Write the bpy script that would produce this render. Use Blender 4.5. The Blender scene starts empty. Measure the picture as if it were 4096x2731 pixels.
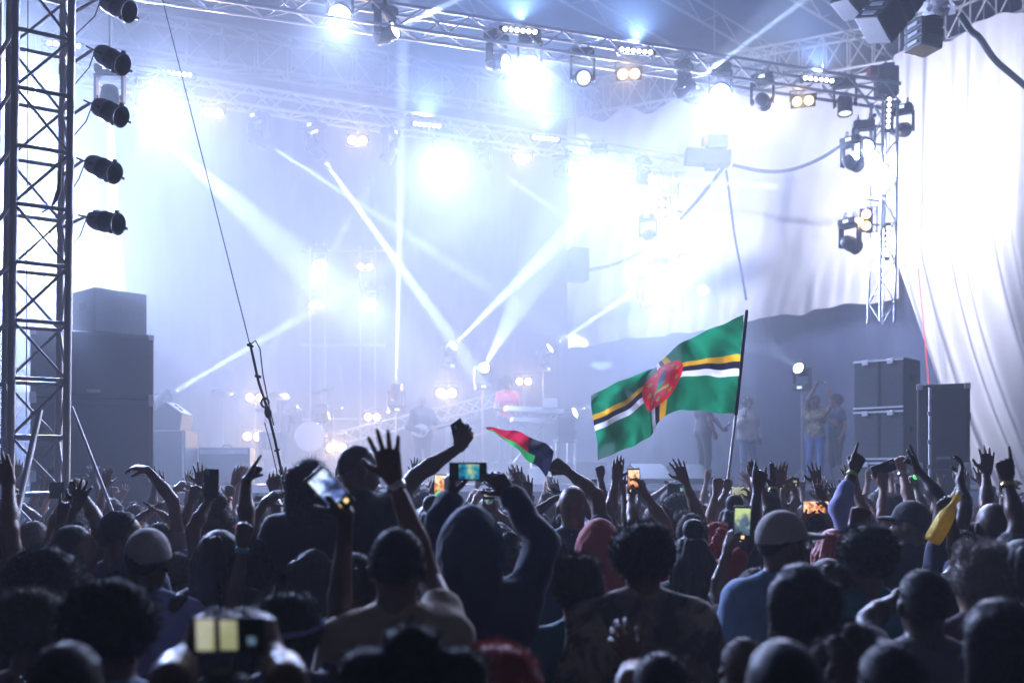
import bpy, bmesh, math, random
import numpy as np
from mathutils import Vector, Matrix, Euler

sc = bpy.context.scene
col = sc.collection
PI = math.pi

# ------------------------------------------------------------------ camera
F, CX, HZ, CH = 3982.2, 2048.0, 1915.0, 1.95     # focal length and horizon of the 4096 px photograph, eye height
cam = bpy.data.cameras.new('camera')
camo = bpy.data.objects.new('camera', cam)
col.objects.link(camo)
cam.lens = 35.0
cam.sensor_width = 36.0
cam.shift_y = (HZ - 1365.5) / 4096.0
cam.clip_start = 0.05
cam.clip_end = 500.0
cam.dof.use_dof = True
cam.dof.focus_distance = 7.5
cam.dof.aperture_fstop = 1.7
camo.location = (0, 0, CH)
camo.rotation_euler = (PI / 2, 0, 0)
sc.camera = camo

# ------------------------------------------------------------------ night sky
world = bpy.data.worlds.new('World')
sc.world = world
world.use_nodes = True
wb = world.node_tree.nodes['Background']
wb.inputs[0].default_value = (0.26, 0.15, 0.22, 1)
wb.inputs[1].default_value = 0.016

# ------------------------------------------------------------------ exposure and renderer
vs = sc.view_settings
vs.view_transform = 'Standard'
vs.look = 'None'
vs.gamma = 1.0
vs.use_curve_mapping = False
vs.exposure = 0.0
cy = sc.cycles
cy.use_denoising = True
cy.volume_bounces = 1
cy.max_bounces = 4
cy.diffuse_bounces = 2
cy.glossy_bounces = 2
cy.transparent_max_bounces = 6
cy.sample_clamp_indirect = 1.0
cy.adaptive_threshold = 0.035
cy.sample_clamp_direct = 0.0

WASH_COL = (0.43, 0.56, 1.0)
BEAM_COL = (0.54, 0.69, 1.0)
WARM_COL = (1.0, 0.66, 0.34)
WASH_W, BEAM_W = 2750.0, 200000.0
SHEET_W, SHEET_COL = 1800.0, (0.78, 0.79, 1.0)
HAZE, SMOKE = 0.0065, 0.050

def at(x, y, D):
    """point of the place seen at photograph pixel (x, y), D metres in front of the camera"""
    return Vector(((x - CX) * D / F, D, CH + (HZ - y) * D / F))

def depth_on(x, p, q):
    """distance at which the vertical plane through the plan points p and q is met at pixel column x"""
    r = (x - CX) / F
    dx, dy = q[0] - p[0], q[1] - p[1]
    t = (r * p[1] - p[0]) / (dx - r * dy)
    return p[1] + t * dy

# ------------------------------------------------------------------ materials
_M = {}
def mat(name, base, rough=0.6, metal=0.0, vary=0.0, scale=8.0, emit=None, estr=0.0, trans=0.0, sheen=0.0, bump=0.0, bscale=60.0, spec=0.5):
    if name in _M:
        return _M[name]
    m = bpy.data.materials.new(name)
    m.use_nodes = True
    nt = m.node_tree
    b = nt.nodes['Principled BSDF']
    b.inputs['Base Color'].default_value = (*base, 1)
    b.inputs['Roughness'].default_value = rough
    b.inputs['Metallic'].default_value = metal
    b.inputs['Specular IOR Level'].default_value = spec
    if sheen:
        b.inputs['Sheen Weight'].default_value = sheen
    if vary or bump:
        tc = nt.nodes.new('ShaderNodeTexCoord')
    if vary:
        n = nt.nodes.new('ShaderNodeTexNoise')
        n.inputs['Scale'].default_value = scale
        n.inputs['Detail'].default_value = 5
        nt.links.new(tc.outputs['Object'], n.inputs['Vector'])
        r = nt.nodes.new('ShaderNodeValToRGB')
        r.color_ramp.elements[0].position = 0.3
        r.color_ramp.elements[1].position = 0.7
        r.color_ramp.elements[0].color = (*[c * (1 - vary) for c in base], 1)
        r.color_ramp.elements[1].color = (*[min(1, c * (1 + vary)) for c in base], 1)
        nt.links.new(n.outputs['Fac'], r.inputs[0])
        nt.links.new(r.outputs[0], b.inputs['Base Color'])
    if bump:
        n2 = nt.nodes.new('ShaderNodeTexNoise')
        n2.inputs['Scale'].default_value = bscale
        n2.inputs['Detail'].default_value = 4
        nt.links.new(tc.outputs['Object'], n2.inputs['Vector'])
        bp = nt.nodes.new('ShaderNodeBump')
        bp.inputs['Strength'].default_value = bump
        bp.inputs['Distance'].default_value = 0.02
        nt.links.new(n2.outputs['Fac'], bp.inputs['Height'])
        nt.links.new(bp.outputs[0], b.inputs['Normal'])
    if trans:
        # thin cloth: part of the light comes through
        tb = nt.nodes.new('ShaderNodeBsdfTranslucent')
        tb.inputs['Color'].default_value = (*base, 1)
        mx = nt.nodes.new('ShaderNodeMixShader')
        mx.inputs[0].default_value = trans
        out = nt.nodes['Material Output']
        nt.links.new(b.outputs[0], mx.inputs[1])
        nt.links.new(tb.outputs[0], mx.inputs[2])
        nt.links.new(mx.outputs[0], out.inputs['Surface'])
    if emit:
        b.inputs['Emission Color'].default_value = (*emit, 1)
        b.inputs['Emission Strength'].default_value = estr
    _M[name] = m
    return m

ALU = mat('brushed aluminium', (0.62, 0.63, 0.65), 0.4, 0.6, 0.12, 14)
STEEL = mat('galvanised steel tube', (0.42, 0.42, 0.44), 0.5, 0.35, 0.2, 9)
BLACK = mat('black lamp housing', (0.018, 0.018, 0.020), 0.42, 0, 0.3, 20)
RUBBER = mat('black rubber', (0.015, 0.015, 0.016), 0.7)
CAB = mat('black textured cabinet paint', (0.030, 0.031, 0.035), 0.62, 0, 0.25, 30, bump=0.2, bscale=300)
GRILLE = mat('black perforated grille', (0.022, 0.022, 0.025), 0.55, 0.4, 0.3, 120, bump=0.4, bscale=900)
CHROME = mat('chrome', (0.80, 0.80, 0.82), 0.15, 1.0)
DECK = mat('black stage ply', (0.035, 0.035, 0.038), 0.55, 0, 0.3, 3)
GREY = mat('grey metal paint', (0.25, 0.25, 0.27), 0.5, 0.3, 0.15, 10)
WHITEPL = mat('white plastic', (0.7, 0.7, 0.7), 0.4)
LENS_COLD = mat('lit cold lens', (0.8, 0.8, 0.8), 0.2, emit=(0.85, 0.93, 1.0), estr=14)
LENS_WASH = mat('lit wash lens', (0.8, 0.8, 0.8), 0.2, emit=(0.85, 0.92, 1.0), estr=45)
LENS_WARM = mat('lit tungsten lamp', (0.8, 0.8, 0.8), 0.2, emit=(1.0, 0.60, 0.22), estr=4.5)
LENS_DOT = mat('lit led dot', (0.8, 0.8, 0.8), 0.2, emit=(0.95, 0.97, 1.0), estr=7)
LENS_OFF = mat('dim lens glass', (0.35, 0.38, 0.42), 0.15, emit=(0.8, 0.9, 1.0), estr=1.3)

# ------------------------------------------------------------------ mesh helpers
class MB:
    """collects shapes in world coordinates and links them as one mesh object"""
    def __init__(s):
        s.v, s.f, s.m, s.sm = [], [], [], []
    def _add(s, vs, fs, mi=0, smooth=False):
        o = len(s.v)
        s.v += [tuple(p) for p in vs]
        for f in fs:
            s.f.append(tuple(i + o for i in f)); s.m.append(mi); s.sm.append(smooth)
    def box(s, c, size, rot=None, mi=0, bevel=0.0):
        x, y, z = [d / 2 for d in size]
        R = rot if rot is not None else Matrix.Identity(3)
        c = Vector(c)
        if bevel <= 0:
            vs = [c + R @ Vector((a * x, b * y, d * z)) for a in (-1, 1) for b in (-1, 1) for d in (-1, 1)]
            fs = [(0, 1, 3, 2), (4, 6, 7, 5), (0, 4, 5, 1), (2, 3, 7, 6), (0, 2, 6, 4), (1, 5, 7, 3)]
            s._add(vs, fs, mi)
        else:
            bm = bmesh.new()
            bmesh.ops.create_cube(bm, size=1)
            for v in bm.verts:
                v.co = Vector((v.co.x * size[0], v.co.y * size[1], v.co.z * size[2]))
            bmesh.ops.bevel(bm, geom=bm.edges[:], offset=bevel, segments=2, affect='EDGES', profile=0.6)
            bm.verts.index_update()
            s._add([c + R @ v.co for v in bm.verts], [[v.index for v in f.verts] for f in bm.faces], mi)
            bm.free()
        return s
    def tube(s, p0, p1, r0, r1=None, n=8, mi=0, caps=True):
        p0, p1 = Vector(p0), Vector(p1)
        r1 = r0 if r1 is None else r1
        d = (p1 - p0)
        if d.length < 1e-6:
            return s
        d.normalize()
        a = d.orthogonal().normalized(); b = d.cross(a)
        vs = []
        for p, r in ((p0, r0), (p1, r1)):
            vs += [p + (a * math.cos(2 * PI * i / n) + b * math.sin(2 * PI * i / n)) * r for i in range(n)]
        s._add(vs, [(i, (i + 1) % n, n + (i + 1) % n, n + i) for i in range(n)], mi, n > 5)
        if caps:
            s._add(vs[:n], [tuple(range(n))[::-1]], mi)
            s._add(vs[n:], [tuple(range(n))], mi)
        return s
    def path(s, pts, r, n=6, mi=0):
        pts = [Vector(p) for p in pts]
        vs, fs = [], []
        a = None
        for i, p in enumerate(pts):
            d = (pts[min(i + 1, len(pts) - 1)] - pts[max(i - 1, 0)])
            d = d.normalized() if d.length > 1e-9 else Vector((0, 0, 1))
            a = d.orthogonal().normalized() if a is None else (a - d * a.dot(d)).normalized()
            b = d.cross(a)
            rr = r[i] if isinstance(r, (list, tuple)) else r
            vs += [p + (a * math.cos(2 * PI * k / n) + b * math.sin(2 * PI * k / n)) * rr for k in range(n)]
        for i in range(len(pts) - 1):
            for k in range(n):
                fs.append((i * n + k, i * n + (k + 1) % n, (i + 1) * n + (k + 1) % n, (i + 1) * n + k))
        s._add(vs, fs, mi, True)
        s._add(vs[:n], [tuple(range(n))[::-1]], mi)
        s._add(vs[-n:], [tuple(range(n))], mi)
        return s
    def lathe(s, prof, origin=(0, 0, 0), axis=(0, 0, 1), n=16, mi=0, ribs=None):
        """prof: list of (radius, height along axis)"""
        o, d = Vector(origin), Vector(axis).normalized()
        a = d.orthogonal().normalized(); b = d.cross(a)
        vs, fs = [], []
        for j, (r, h) in enumerate(prof):
            for i in range(n):
                rr = r * (1 + (0.07 * (i % 2) if ribs and ribs[0] <= j <= ribs[1] else 0))
                vs.append(o + d * h + (a * math.cos(2 * PI * i / n) + b * math.sin(2 * PI * i / n)) * rr)
        for j in range(len(prof) - 1):
            for i in range(n):
                fs.append((j * n + i, j * n + (i + 1) % n, (j + 1) * n + (i + 1) % n, (j + 1) * n + i))
        s._add(vs, fs, mi, True)
        if prof[0][0] > 1e-5: s._add(vs[:n], [tuple(range(n))[::-1]], mi)
        if prof[-1][0] > 1e-5: s._add(vs[-n:], [tuple(range(n))], mi)
        return s
    def build(s, name, material, parent=None, origin=None):
        """parts are stored relative to the thing they belong to"""
        me = bpy.data.meshes.new(name)
        o = Vector(origin) if origin is not None else (root_loc(parent) if parent else Vector((0, 0, 0)))
        me.from_pydata([tuple(Vector(v) - o) for v in s.v], [], s.f)
        ms = material if isinstance(material, (list, tuple)) else [material]
        for m in ms: me.materials.append(m)
        me.polygons.foreach_set('material_index', s.m)
        me.polygons.foreach_set('use_smooth', s.sm)
        me.update()
        ob = bpy.data.objects.new(name, me)
        col.objects.link(ob)
        if parent: ob.parent = parent
        elif origin is not None: ob.location = o
        return ob

def root_loc(o):
    while o.parent: o = o.parent
    return Vector(o.location)

def link_mesh(name, me, parent=None, mtx=None):
    ob = bpy.data.objects.new(name, me)
    col.objects.link(ob)
    if parent: ob.parent = parent
    if mtx is not None: ob.matrix_local = mtx
    return ob

def tag(o, label, cat, group=None):
    o['label'] = label
    o['category'] = cat
    if group: o['group'] = group
    return o

def thing(name, loc, label, cat, group=None, rot=None):
    o = bpy.data.objects.new(name, None)
    o.empty_display_size = 0.1
    col.objects.link(o)
    o.location = loc
    if rot is not None: o.rotation_euler = rot
    return tag(o, label, cat, group)

def structure(o):
    o['kind'] = 'structure'
    return o

def new_mesh(name, build, mats):
    b = MB(); build(b)
    me = bpy.data.meshes.new(name)
    me.from_pydata(b.v, [], b.f)
    for m in (mats if isinstance(mats, (list, tuple)) else [mats]): me.materials.append(m)
    me.polygons.foreach_set('material_index', b.m)
    me.polygons.foreach_set('use_smooth', b.sm)
    me.update()
    return me

_unit = {}
def rod(name, p0, p1, r, material, parent):
    """a straight tube as an object of its own, sharing one unit tube mesh"""
    if material.name not in _unit:
        _unit[material.name] = new_mesh('tube', lambda b: b.tube((0, 0, 0), (0, 0, 1), 1, n=7), material)
    p0, p1 = Vector(p0), Vector(p1)
    d = p1 - p0
    q = d.to_track_quat('Z', 'Y').to_matrix().to_4x4()
    mtx = Matrix.Translation(p0 - root_loc(parent)) @ q @ Matrix.Diagonal((r, r, d.length, 1))
    return link_mesh(name, _unit[material.name], parent, mtx)

def spotlight(parent, P, size, colr, radius, blend, mtx=None):
    l = bpy.data.lights.new('lamp_light', 'SPOT')
    l.energy, l.spot_size, l.spot_blend, l.color, l.shadow_soft_size = P, math.radians(size), blend, colr, radius
    o = bpy.data.objects.new('lamp_light', l)
    col.objects.link(o)
    o.parent = parent
    if mtx is not None: o.matrix_local = mtx
    return o
# ================================================================== the setting
g = MB()
g._add([(-70, -30, 0), (70, -30, 0), (70, 70, 0), (-70, 70, 0)], [(0, 1, 2, 3)])
structure(g.build('ground', mat('trodden dark asphalt', (0.045, 0.043, 0.042), 0.85, 0, 0.4, 1.2, bump=0.5, bscale=40)))

U = Vector((math.cos(math.radians(22)), math.sin(math.radians(22)), 0))   # along the stage front
V = Vector((-U.y, U.x, 0))                                                # towards the back of the stage
FRONT = Vector((0, 16.0, 0))
DECK_Z = 1.86
RS = Matrix.Rotation(math.radians(22), 3, 'Z')
def st(u, v, z=DECK_Z):
    return FRONT + U * u + V * v + Vector((0, 0, z))

stage = structure(MB().box(st(0.5, 5.2, DECK_Z - 0.07), (19, 10.4, 0.14), RS).build('stage_deck', DECK))
for i in range(14):
    u = -8.7 + i * 1.4
    rod('stage_leg', st(u, 0.10, 0), st(u, 0.10, DECK_Z - 0.14), 0.035, ALU, stage)
    if i < 13:
        rod('stage_brace', st(u, 0.10, 0.15), st(u + 1.4, 0.10, 1.6), 0.02, ALU, stage)
MB().box(st(0.5, -0.03, DECK_Z - 0.06), (19, 0.05, 0.10), RS).build('deck_edge', ALU, stage)
MB().box(st(0.5, 1.3, 0.86), (19, 0.04, 1.7), RS).build('skirt', mat('black skirt cloth', (0.02, 0.02, 0.024), 0.9), stage)

# backdrop cloth across the back of the stage, sagging folds
def cloth_sheet(fn, nu, nv, thick=None):
    b = MB()
    vs = [fn(i / nu, j / nv) for j in range(nv + 1) for i in range(nu + 1)]
    fs = [(j * (nu + 1) + i, j * (nu + 1) + i + 1, (j + 1) * (nu + 1) + i + 1, (j + 1) * (nu + 1) + i) for j in range(nv) for i in range(nu)]
    b._add(vs, fs, 0, True)
    return b
def bd(u, v):
    p = st(-11 + 15.5 * u, 10.6, 0.3 + 12.0 * v)
    return p + V * (0.12 * math.sin(u * 70) + 0.05 * math.sin(u * 163 + 2 * v))
tag(cloth_sheet(bd, 200, 6).build('backdrop_cloth', mat('dark blue backdrop cloth', (0.035, 0.045, 0.10), 0.9, vary=0.2, scale=1.5)),
    'tall dark blue cloth hung across the back of the stage', 'backdrop')

# dark mesh cloth low behind the white sheet
def low(u, v):
    p = Vector((1.3, 27.2, 0)).lerp(Vector((13.5, 21.5, 0)), u)
    return p + Vector((0, 0.10 * math.sin(u * 60 + v), 0.2 + 6.5 * v))
tag(cloth_sheet(low, 120, 6).build('dark_cloth', mat('dark grey scrim', (0.05, 0.068, 0.13), 0.9, vary=0.2, scale=1.2)),
    'dark grey scrim below the torn edge of the white sheet', 'scrim')

# roof: canvas over trusses
rf = MB()
pts = [Vector((-13, 9, 12.6)), Vector((14, 14.5, 12.6)), Vector((14, 28, 13.6)), Vector((-13, 30, 13.6))]
def roofp(u, v):
    a = pts[0].lerp(pts[1], u); b = pts[3].lerp(pts[2], u)
    p = a.lerp(b, v)
    return p + Vector((0, 0, 0.18 * abs(math.sin(v * PI * 6))))
tag(cloth_sheet(roofp, 30, 48).build('roof_canvas', mat('dark blue roof canvas', (0.05, 0.09, 0.21), 0.8, vary=0.2, scale=0.7)),
    'dark canvas roof stretched over the stage trusses', 'roof')

# ------------------------------------------------------------------ trusses
def truss(label, p0, p1, w, h, bay, rc, rb, up=Vector((0, 0, 1)), group=None, material=None, name='lighting_truss', flat=False, lacing='zig'):
    material = material or ALU
    p0, p1 = Vector(p0), Vector(p1)
    d = (p1 - p0); L = d.length; d.normalize()
    s = d.cross(up).normalized(); u2 = s.cross(d).normalized()
    root = thing(name, p0, label, 'truss', group)
    corners = [(-1, -1), (1, -1), (1, 1), (-1, 1)] if not flat else [(0, -1), (0, 1)]
    C = lambda k, t: p0 + d * t + s * (corners[k][0] * w / 2) + u2 * (corners[k][1] * h / 2)
    for k in range(len(corners)):
        rod('chord', C(k, 0), C(k, L), rc, material, root)
    n = max(2, int(round(L / bay)))
    faces = [(0, 1), (1, 2), (2, 3), (3, 0)] if not flat else [(0, 1)]
    for fi, (a, b) in enumerate(faces):
        for i in range(n):
            t0, t1 = L * i / n, L * (i + 1) / n
            if lacing == 'zig':
                q = (C(a, t0), C(b, t1)) if (i + fi) % 2 == 0 else (C(b, t0), C(a, t1))
                rod('brace', q[0], q[1], rb, material, root)
            else:
                rod('brace', C(a, t0), C(b, t0), rb, material, root)
                rod('brace', C(a, t0), C(b, t1), rb, material, root)
    return root

A0, A1 = Vector((-1.78, 14.2, 8.5)), Vector((6.36, 17.0, 8.5))
dA = (A1 - A0).normalized()
truss('near aluminium lighting truss carrying white wash lamps over the stage front', A0 - dA * 4.6, A1 + dA * 0.2, 0.32, 0.32, 0.36, 0.027, 0.013)
B1 = Vector((3.4, 20.8, 8.5)); dB = Vector((0.91, 0.4147, 0))
truss('rear aluminium lighting truss hung below the roof at mid stage', B1 - dB * 11.6, B1 + dB * 0.2, 0.32, 0.32, 0.36, 0.027, 0.013)
truss('hanging vertical truss under the black distribution box', B1 + Vector((0, 0, -0.1)), at(2690, 1250, 20.8), 0.30, 0.30, 0.34, 0.025, 0.012, up=dB)
truss('hanging vertical truss at the corner beside the white drape', A1 + Vector((0, 0, -0.1)), at(3525, 1290, 17.0), 0.30, 0.30, 0.34, 0.025, 0.012, up=dA)
L0 = at(195, 130, 15.5)
truss('hanging vertical truss seen through the lamp tower', L0, at(195, 1330, 15.5), 0.30, 0.30, 0.34, 0.025, 0.012, up=dA)

# roof lattice girders
R0, R1, R2 = Vector((1.45, 25.9, 11.7)), Vector((8.7, 22.4, 11.7)), Vector((13.2, 15.8, 11.7))
truss('deep steel lattice girder above the white back sheet', R0, R1, 0.5, 0.85, 0.55, 0.035, 0.018, material=STEEL, name='roof_girder', lacing='post')
truss('deep steel lattice girder above the pleated side drape', R1 + Vector((0.12, -0.12, 0)), R2, 0.5, 0.85, 0.55, 0.035, 0.018, material=STEEL, name='roof_girder', lacing='post')
truss('deep steel lattice girder along the back of the roof', R0 + Vector((-0.3, -0.1, 0)), R0 - Vector((0.923, 0.385, 0)) * 12.5, 0.5, 0.85, 0.75, 0.035, 0.018, material=STEEL, name='roof_girder', lacing='post')
for (xa, ya, xb, yb, ex) in ((2310, 0, 2680, 210, 0.35), (2720, 0, 2960, 140, 0.9), (1900, 30, 2300, 330, 0.3), (3230, 0, 3330, 60, 2.5)):
    za = 12.2
    pa = at(xa, ya, (za - CH) * F / (HZ - ya)); pb = at(xb, yb, (za - CH) * F / (HZ - yb))
    e = (pb - pa)
    truss('thin steel roof rafter of two tubes under the canvas', pa - e * 0.9, pb + e * ex, 0.3, 0.42, 0.75, 0.028, 0.016, material=STEEL, flat=True, name='roof_rafter', group='thin rafters under the roof canvas')

# ------------------------------------------------------------------ lamp tower at the crowd's edge
def tower(label, base_px, rot, side, lean, zt, name='lamp_tower'):
    base = at(*base_px); base.z = 0
    root = thing(name, base, label, 'tower')
    R = Matrix.Rotation(rot, 3, 'Z')
    cs = [R @ Vector((a * side / 2, b * side / 2, 0)) for a, b in ((-1, -1), (1, -1), (1, 1), (-1, 1))]
    def P(k, z): return base + cs[k] + Vector((lean * z, 0, z))
    for k in range(4): rod('column', P(k, 0), P(k, zt), 0.030, STEEL, root)
    dz = 0.452
    z0 = 1.95 - 0.12 - 4 * dz
    n = int((zt - z0) / dz)
    for i in range(n + 1):
        z = z0 + i * dz
        for k in range(4):
            rod('rung', P(k, z), P((k + 1) % 4, z), 0.017, STEEL, root)
            if i < n:
                a, b = (k, (k + 1) % 4) if (i + k) % 2 else ((k + 1) % 4, k)
                rod('diagonal', P(a, z), P(b, z + dz), 0.012, STEEL, root)
    return root, P
tw, TP = tower('square steel lattice tower with black can lamps clamped down its side', (128, 1915, 8), math.radians(33), 0.40, 0.012, 6.4)
MB().box(TP(1, 1.86), (0.24, 0.04, 0.13), Matrix.Rotation(math.radians(33), 3, 'Z')).build('name_plate', RUBBER, tw)
tw2, _ = tower('steel lattice tower joined to the lamp tower by struts', (-150, 1915, 8.6), math.radians(33), 0.40, 0.012, 6.4)
for i in range(9):
    z = 2.3 + i * 0.45
    pa = TP(0, z); rod('strut', pa, pa + Vector((-0.42, 0.45, -0.12)), 0.016, STEEL, tw)
for (x0, y0, x1, y1, r, D0, D1) in ((285, 1625, 450, 2045, 0.014, 8.0, 7.9), (160, 1640, 60, 2090, 0.024, 7.85, 7.2)):
    rod('outrigger', at(x0, y0, D0), at(x1, y1, D1) , r, STEEL, tw)
rod('outrigger', at(450, 2045, 7.9), Vector((at(640, 2045, 7.9).x, 7.9, 0.0)), 0.014, STEEL, tw)
tag(MB().path([at(243, 640, 8), at(240, 700, 8), at(236, 760, 8), at(222, 800, 8), at(205, 830, 8.05), at(165, 850, 7.9)], [0.006, 0.012, 0.02, 0.016, 0.006, 0.006]).build('cable_plug', RUBBER),
    'dark cable with a plug dangling inside the lamp tower', 'cable')
tag(MB().path([at(112, 0, 8), at(109, 500, 8), at(107, 1100, 8), at(105, 1700, 8)], 0.004).build('hanging_cable', RUBBER),
    'thin dark cable running straight down inside the lamp tower', 'cable')

# guy wire with turnbuckle and pulley
gw = thing('guy_wire', at(1140, 1960, 7.2), 'dark steel guy wire slanting down to a rope pulley in the crowd', 'wire')
MB().path([at(640, -40, 9.0), at(1000, 1380, 7.55)], 0.0045).build('wire', RUBBER, gw)
MB().path([at(1000, 1372, 7.55), at(1035, 1530, 7.45), at(1065, 1620, 7.4), at(1100, 1760, 7.3), at(1145, 1975, 7.15), at(1185, 2150, 7.0), Vector((-1.15, 6.6, 0.02))], 0.011).build('rope', RUBBER, gw)
MB().path([at(1005, 1375, 7.55), at(1022, 1362, 7.53), at(1040, 1395, 7.5), at(1052, 1500, 7.45), at(1078, 1630, 7.4), at(1095, 1700, 7.35)], 0.005).build('rope_tail', RUBBER, gw)
MB().path([at(1058, 1690, 7.4), at(1078, 1760, 7.35), at(1106, 1880, 7.2), at(1128, 1960, 7.15)], 0.004).build('rope_tail', RUBBER, gw)
MB().box(at(1001, 1382, 7.55), (0.05, 0.03, 0.02), Matrix.Rotation(0.3, 3, 'Y'), bevel=0.005).build('clamp', RUBBER, gw)
MB().box(at(1032, 1505, 7.45), (0.045, 0.03, 0.022), Matrix.Rotation(0.2, 3, 'Y'), bevel=0.005).build('clamp', RUBBER, gw)
c = at(1060, 1610, 7.4)
MB().path([c + Vector((0.028 * math.cos(a), 0, 0.034 * math.sin(a))) for a in [i * PI / 8 - 0.4 for i in range(14)]], 0.009).build('hook', RUBBER, gw)
MB().lathe([(0.002, -0.05), (0.022, -0.03), (0.028, 0), (0.02, 0.035), (0.004, 0.055)], at(1072, 1650, 7.38), (-0.15, 0, 1), 12).build('pulley', RUBBER, gw)
MB().box(at(1108, 1800, 7.25), (0.04, 0.02, 0.012), Matrix.Rotation(-0.3, 3, 'Y')).build('clamp', RUBBER, gw)

# ------------------------------------------------------------------ white drapes
WHITE = mat('thin white drape cloth', (0.74, 0.74, 0.77), 0.85, vary=0.05, scale=2.0, trans=0.35)
def fold(u, k, ph): return math.sin(k * u + ph) * 0.6 + math.sin(k * 1.73 * u + 1.3 * ph + 1) * 0.4
ND = (R1 - R0).cross(Vector((0, 0, 1))).normalized()
def sheet(u, v):
    p = R0.lerp(R1, u) + Vector((0, 0, 0))
    top = 11.22 + 0.12 * math.sin(u * 40) * math.exp(-abs(v) * 1)
    # torn, uneven lower edge
    bot = 5.30 + 0.75 * u + 0.05 * math.sin(u * 11) + 0.03 * math.sin(u * 37 + 1) - 0.10 * math.exp(-((u - 0.72) / 0.05) ** 2)
    z = top + (bot - top) * v
    amp = 0.04 + 0.07 * v
    off = amp * fold(u + 0.03 * math.sin(v * 4), 34, 0.4) + 0.10 * math.exp(-((v - 0.95) / 0.12) ** 2) * math.sin(u * 75 + 6 * v) + 0.025 * math.sin(u * 90 + v * 14)
    return Vector((p.x, p.y, z)) + ND * off
tag(cloth_sheet(sheet, 260, 60).build('back_sheet', WHITE), 'wide white sheet with an uneven hem hung below the roof girder', 'sheet')
def side(u, v):
    # left edge swings away to the right towards the floor
    base = (R1 + Vector((0.10, -0.45, 0))).lerp(R2 + Vector((-0.45, -0.45, 0)), u)
    z = 11.25 - 11.0 * v + 0.10 * math.sin(u * 30) * (1 - v)
    N = Vector((-0.83, -0.55, 0))
    swing = max(0.0, v - 0.40) ** 1.15 * 4.4 * (1 - u) ** 1.5
    p = Vector((base.x + swing * 0.9 - 0.35 * (1 - u) ** 4, base.y - swing * 0.25, z))
    amp = 0.08 + 0.12 * min(1, v * 2.2)
    w = u + 0.05 * v * math.sin(3 * v + 5 * u) * (1 - 0.3 * u)
    off = amp * (fold(w, 62, 1.1) + 0.20 * math.sin(w * 150 + 2 * v)) + 0.06 * math.sin(9 * v + 12 * u)
    return p + N * off
tag(cloth_sheet(side, 320, 60).build('side_drape', WHITE), 'tall white drape in deep pleats along the stage side', 'drape')

# red strap down the edge of the drape
tag(MB().path([at(3672, 1070, 20.6), at(3683, 1180, 20.5), at(3700, 1360, 20.3), at(3716, 1560, 20.2)], 0.012).build('red_strap', mat('red strap', (0.55, 0.05, 0.05), 0.6)),
    'thin red strap hanging beside the edge of the side drape', 'strap')

# cables, boxes and one built-up shadow at the rig corner
bx = thing('distribution_box', at(2825, 630, 20.4), 'long black power box at the corner of the rear truss', 'power box')
MB().box(at(2830, 632, 20.4), (0.92, 0.32, 0.30), Matrix.Rotation(0.06, 3, 'Y'), bevel=0.02).build('housing', BLACK, bx)
MB().box(at(2845, 668, 20.4), (0.24, 0.2, 0.12)).build('socket', BLACK, bx)
hm = thing('chain_hoist', at(2865, 560, 20.4), 'black chain hoist hanging above the power box', 'hoist')
MB().box(at(2868, 570, 20.4), (0.42, 0.26, 0.26), bevel=0.03).build('motor', BLACK, hm)
MB().box(at(2820, 566, 20.4), (0.12, 0.22, 0.18), bevel=0.02).build('end_cover', mat('dull red paint', (0.22, 0.03, 0.05), 0.5), hm)
MB().path([at(2857, 545, 20.4), at(2857, 400, 20.4), at(2857, -140, 20.4)], 0.012).build('chain', STEEL, hm)
MB().path([at(2885, 545, 20.4), at(2878, 480, 20.4), at(2868, 430, 20.4)], 0.02).build('chain', STEEL, hm)
hm2 = thing('chain_hoist', at(3540, 300, 17.2), 'blue black chain hoist with red cover at the rig corner', 'hoist')
MB().box(at(3545, 330, 17.2), (0.36, 0.26, 0.5), bevel=0.03).build('motor', BLACK, hm2)
MB().box(at(3495, 290, 17.2), (0.18, 0.22, 0.16), bevel=0.02).build('end_cover', mat('dull red paint', (0.22, 0.03, 0.05), 0.5), hm2)
MB().box(at(3548, 280, 17.2), (0.2, 0.22, 0.18), bevel=0.02).build('battery_case', mat('dull blue paint', (0.03, 0.05, 0.22), 0.5), hm2)
MB().path([at(3545, 280, 17.2), at(3545, -520, 17.2)], 0.012).build('chain', STEEL, hm2)
def cable(label, pts, r, name='cable'):
    P = [at(*p) for p in pts]
    out = []
    for i in range(len(P) - 1):
        a, b, c_, d = P[max(i - 1, 0)], P[i], P[i + 1], P[min(i + 2, len(P) - 1)]
        for k in range(6):
            t = k / 6
            out.append(0.5 * ((2 * b) + (c_ - a) * t + (2 * a - 5 * b + 4 * c_ - d) * t * t + (3 * b - a - 3 * c_ + d) * t ** 3))
    out.append(P[-1])
    return tag(MB().path(out, r).build(name, RUBBER), label, 'cable')
cable('thick black cable loom sagging from the power box to the corner', [(2930, 660, 20.3), (3050, 685, 20.2), (3160, 680, 19.6), (3280, 635, 19), (3400, 555, 18), (3500, 460, 17.2)], 0.034)
cable('black cable loom running slantwise down from the power box', [(2895, 670, 20.4), (2800, 790, 20.5), (2720, 880, 20.7)], 0.036)
cable('black cable loom drooping below the hanging truss', [(2650, 950, 20.9), (2560, 1010, 21.5), (2450, 1060, 22.2), (2350, 1080, 23)], 0.034)
cable('ragged dark strand built for a shadow on the white sheet', [(2905, 680, 20.5), (2920, 800, 20.6), (2940, 950, 20.7), (2965, 1080, 20.8), (2985, 1200, 20.9)], 0.024)  # solid strand added in place of a shadow across the sheet
cable('thick black cable drooping from the hung loudspeakers', [(3840, 60, 14), (3880, 120, 14.1), (3920, 155, 14.4), (3980, 240, 15), (4060, 310, 15.4), (4130, 370, 15.8)], 0.045)
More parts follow.
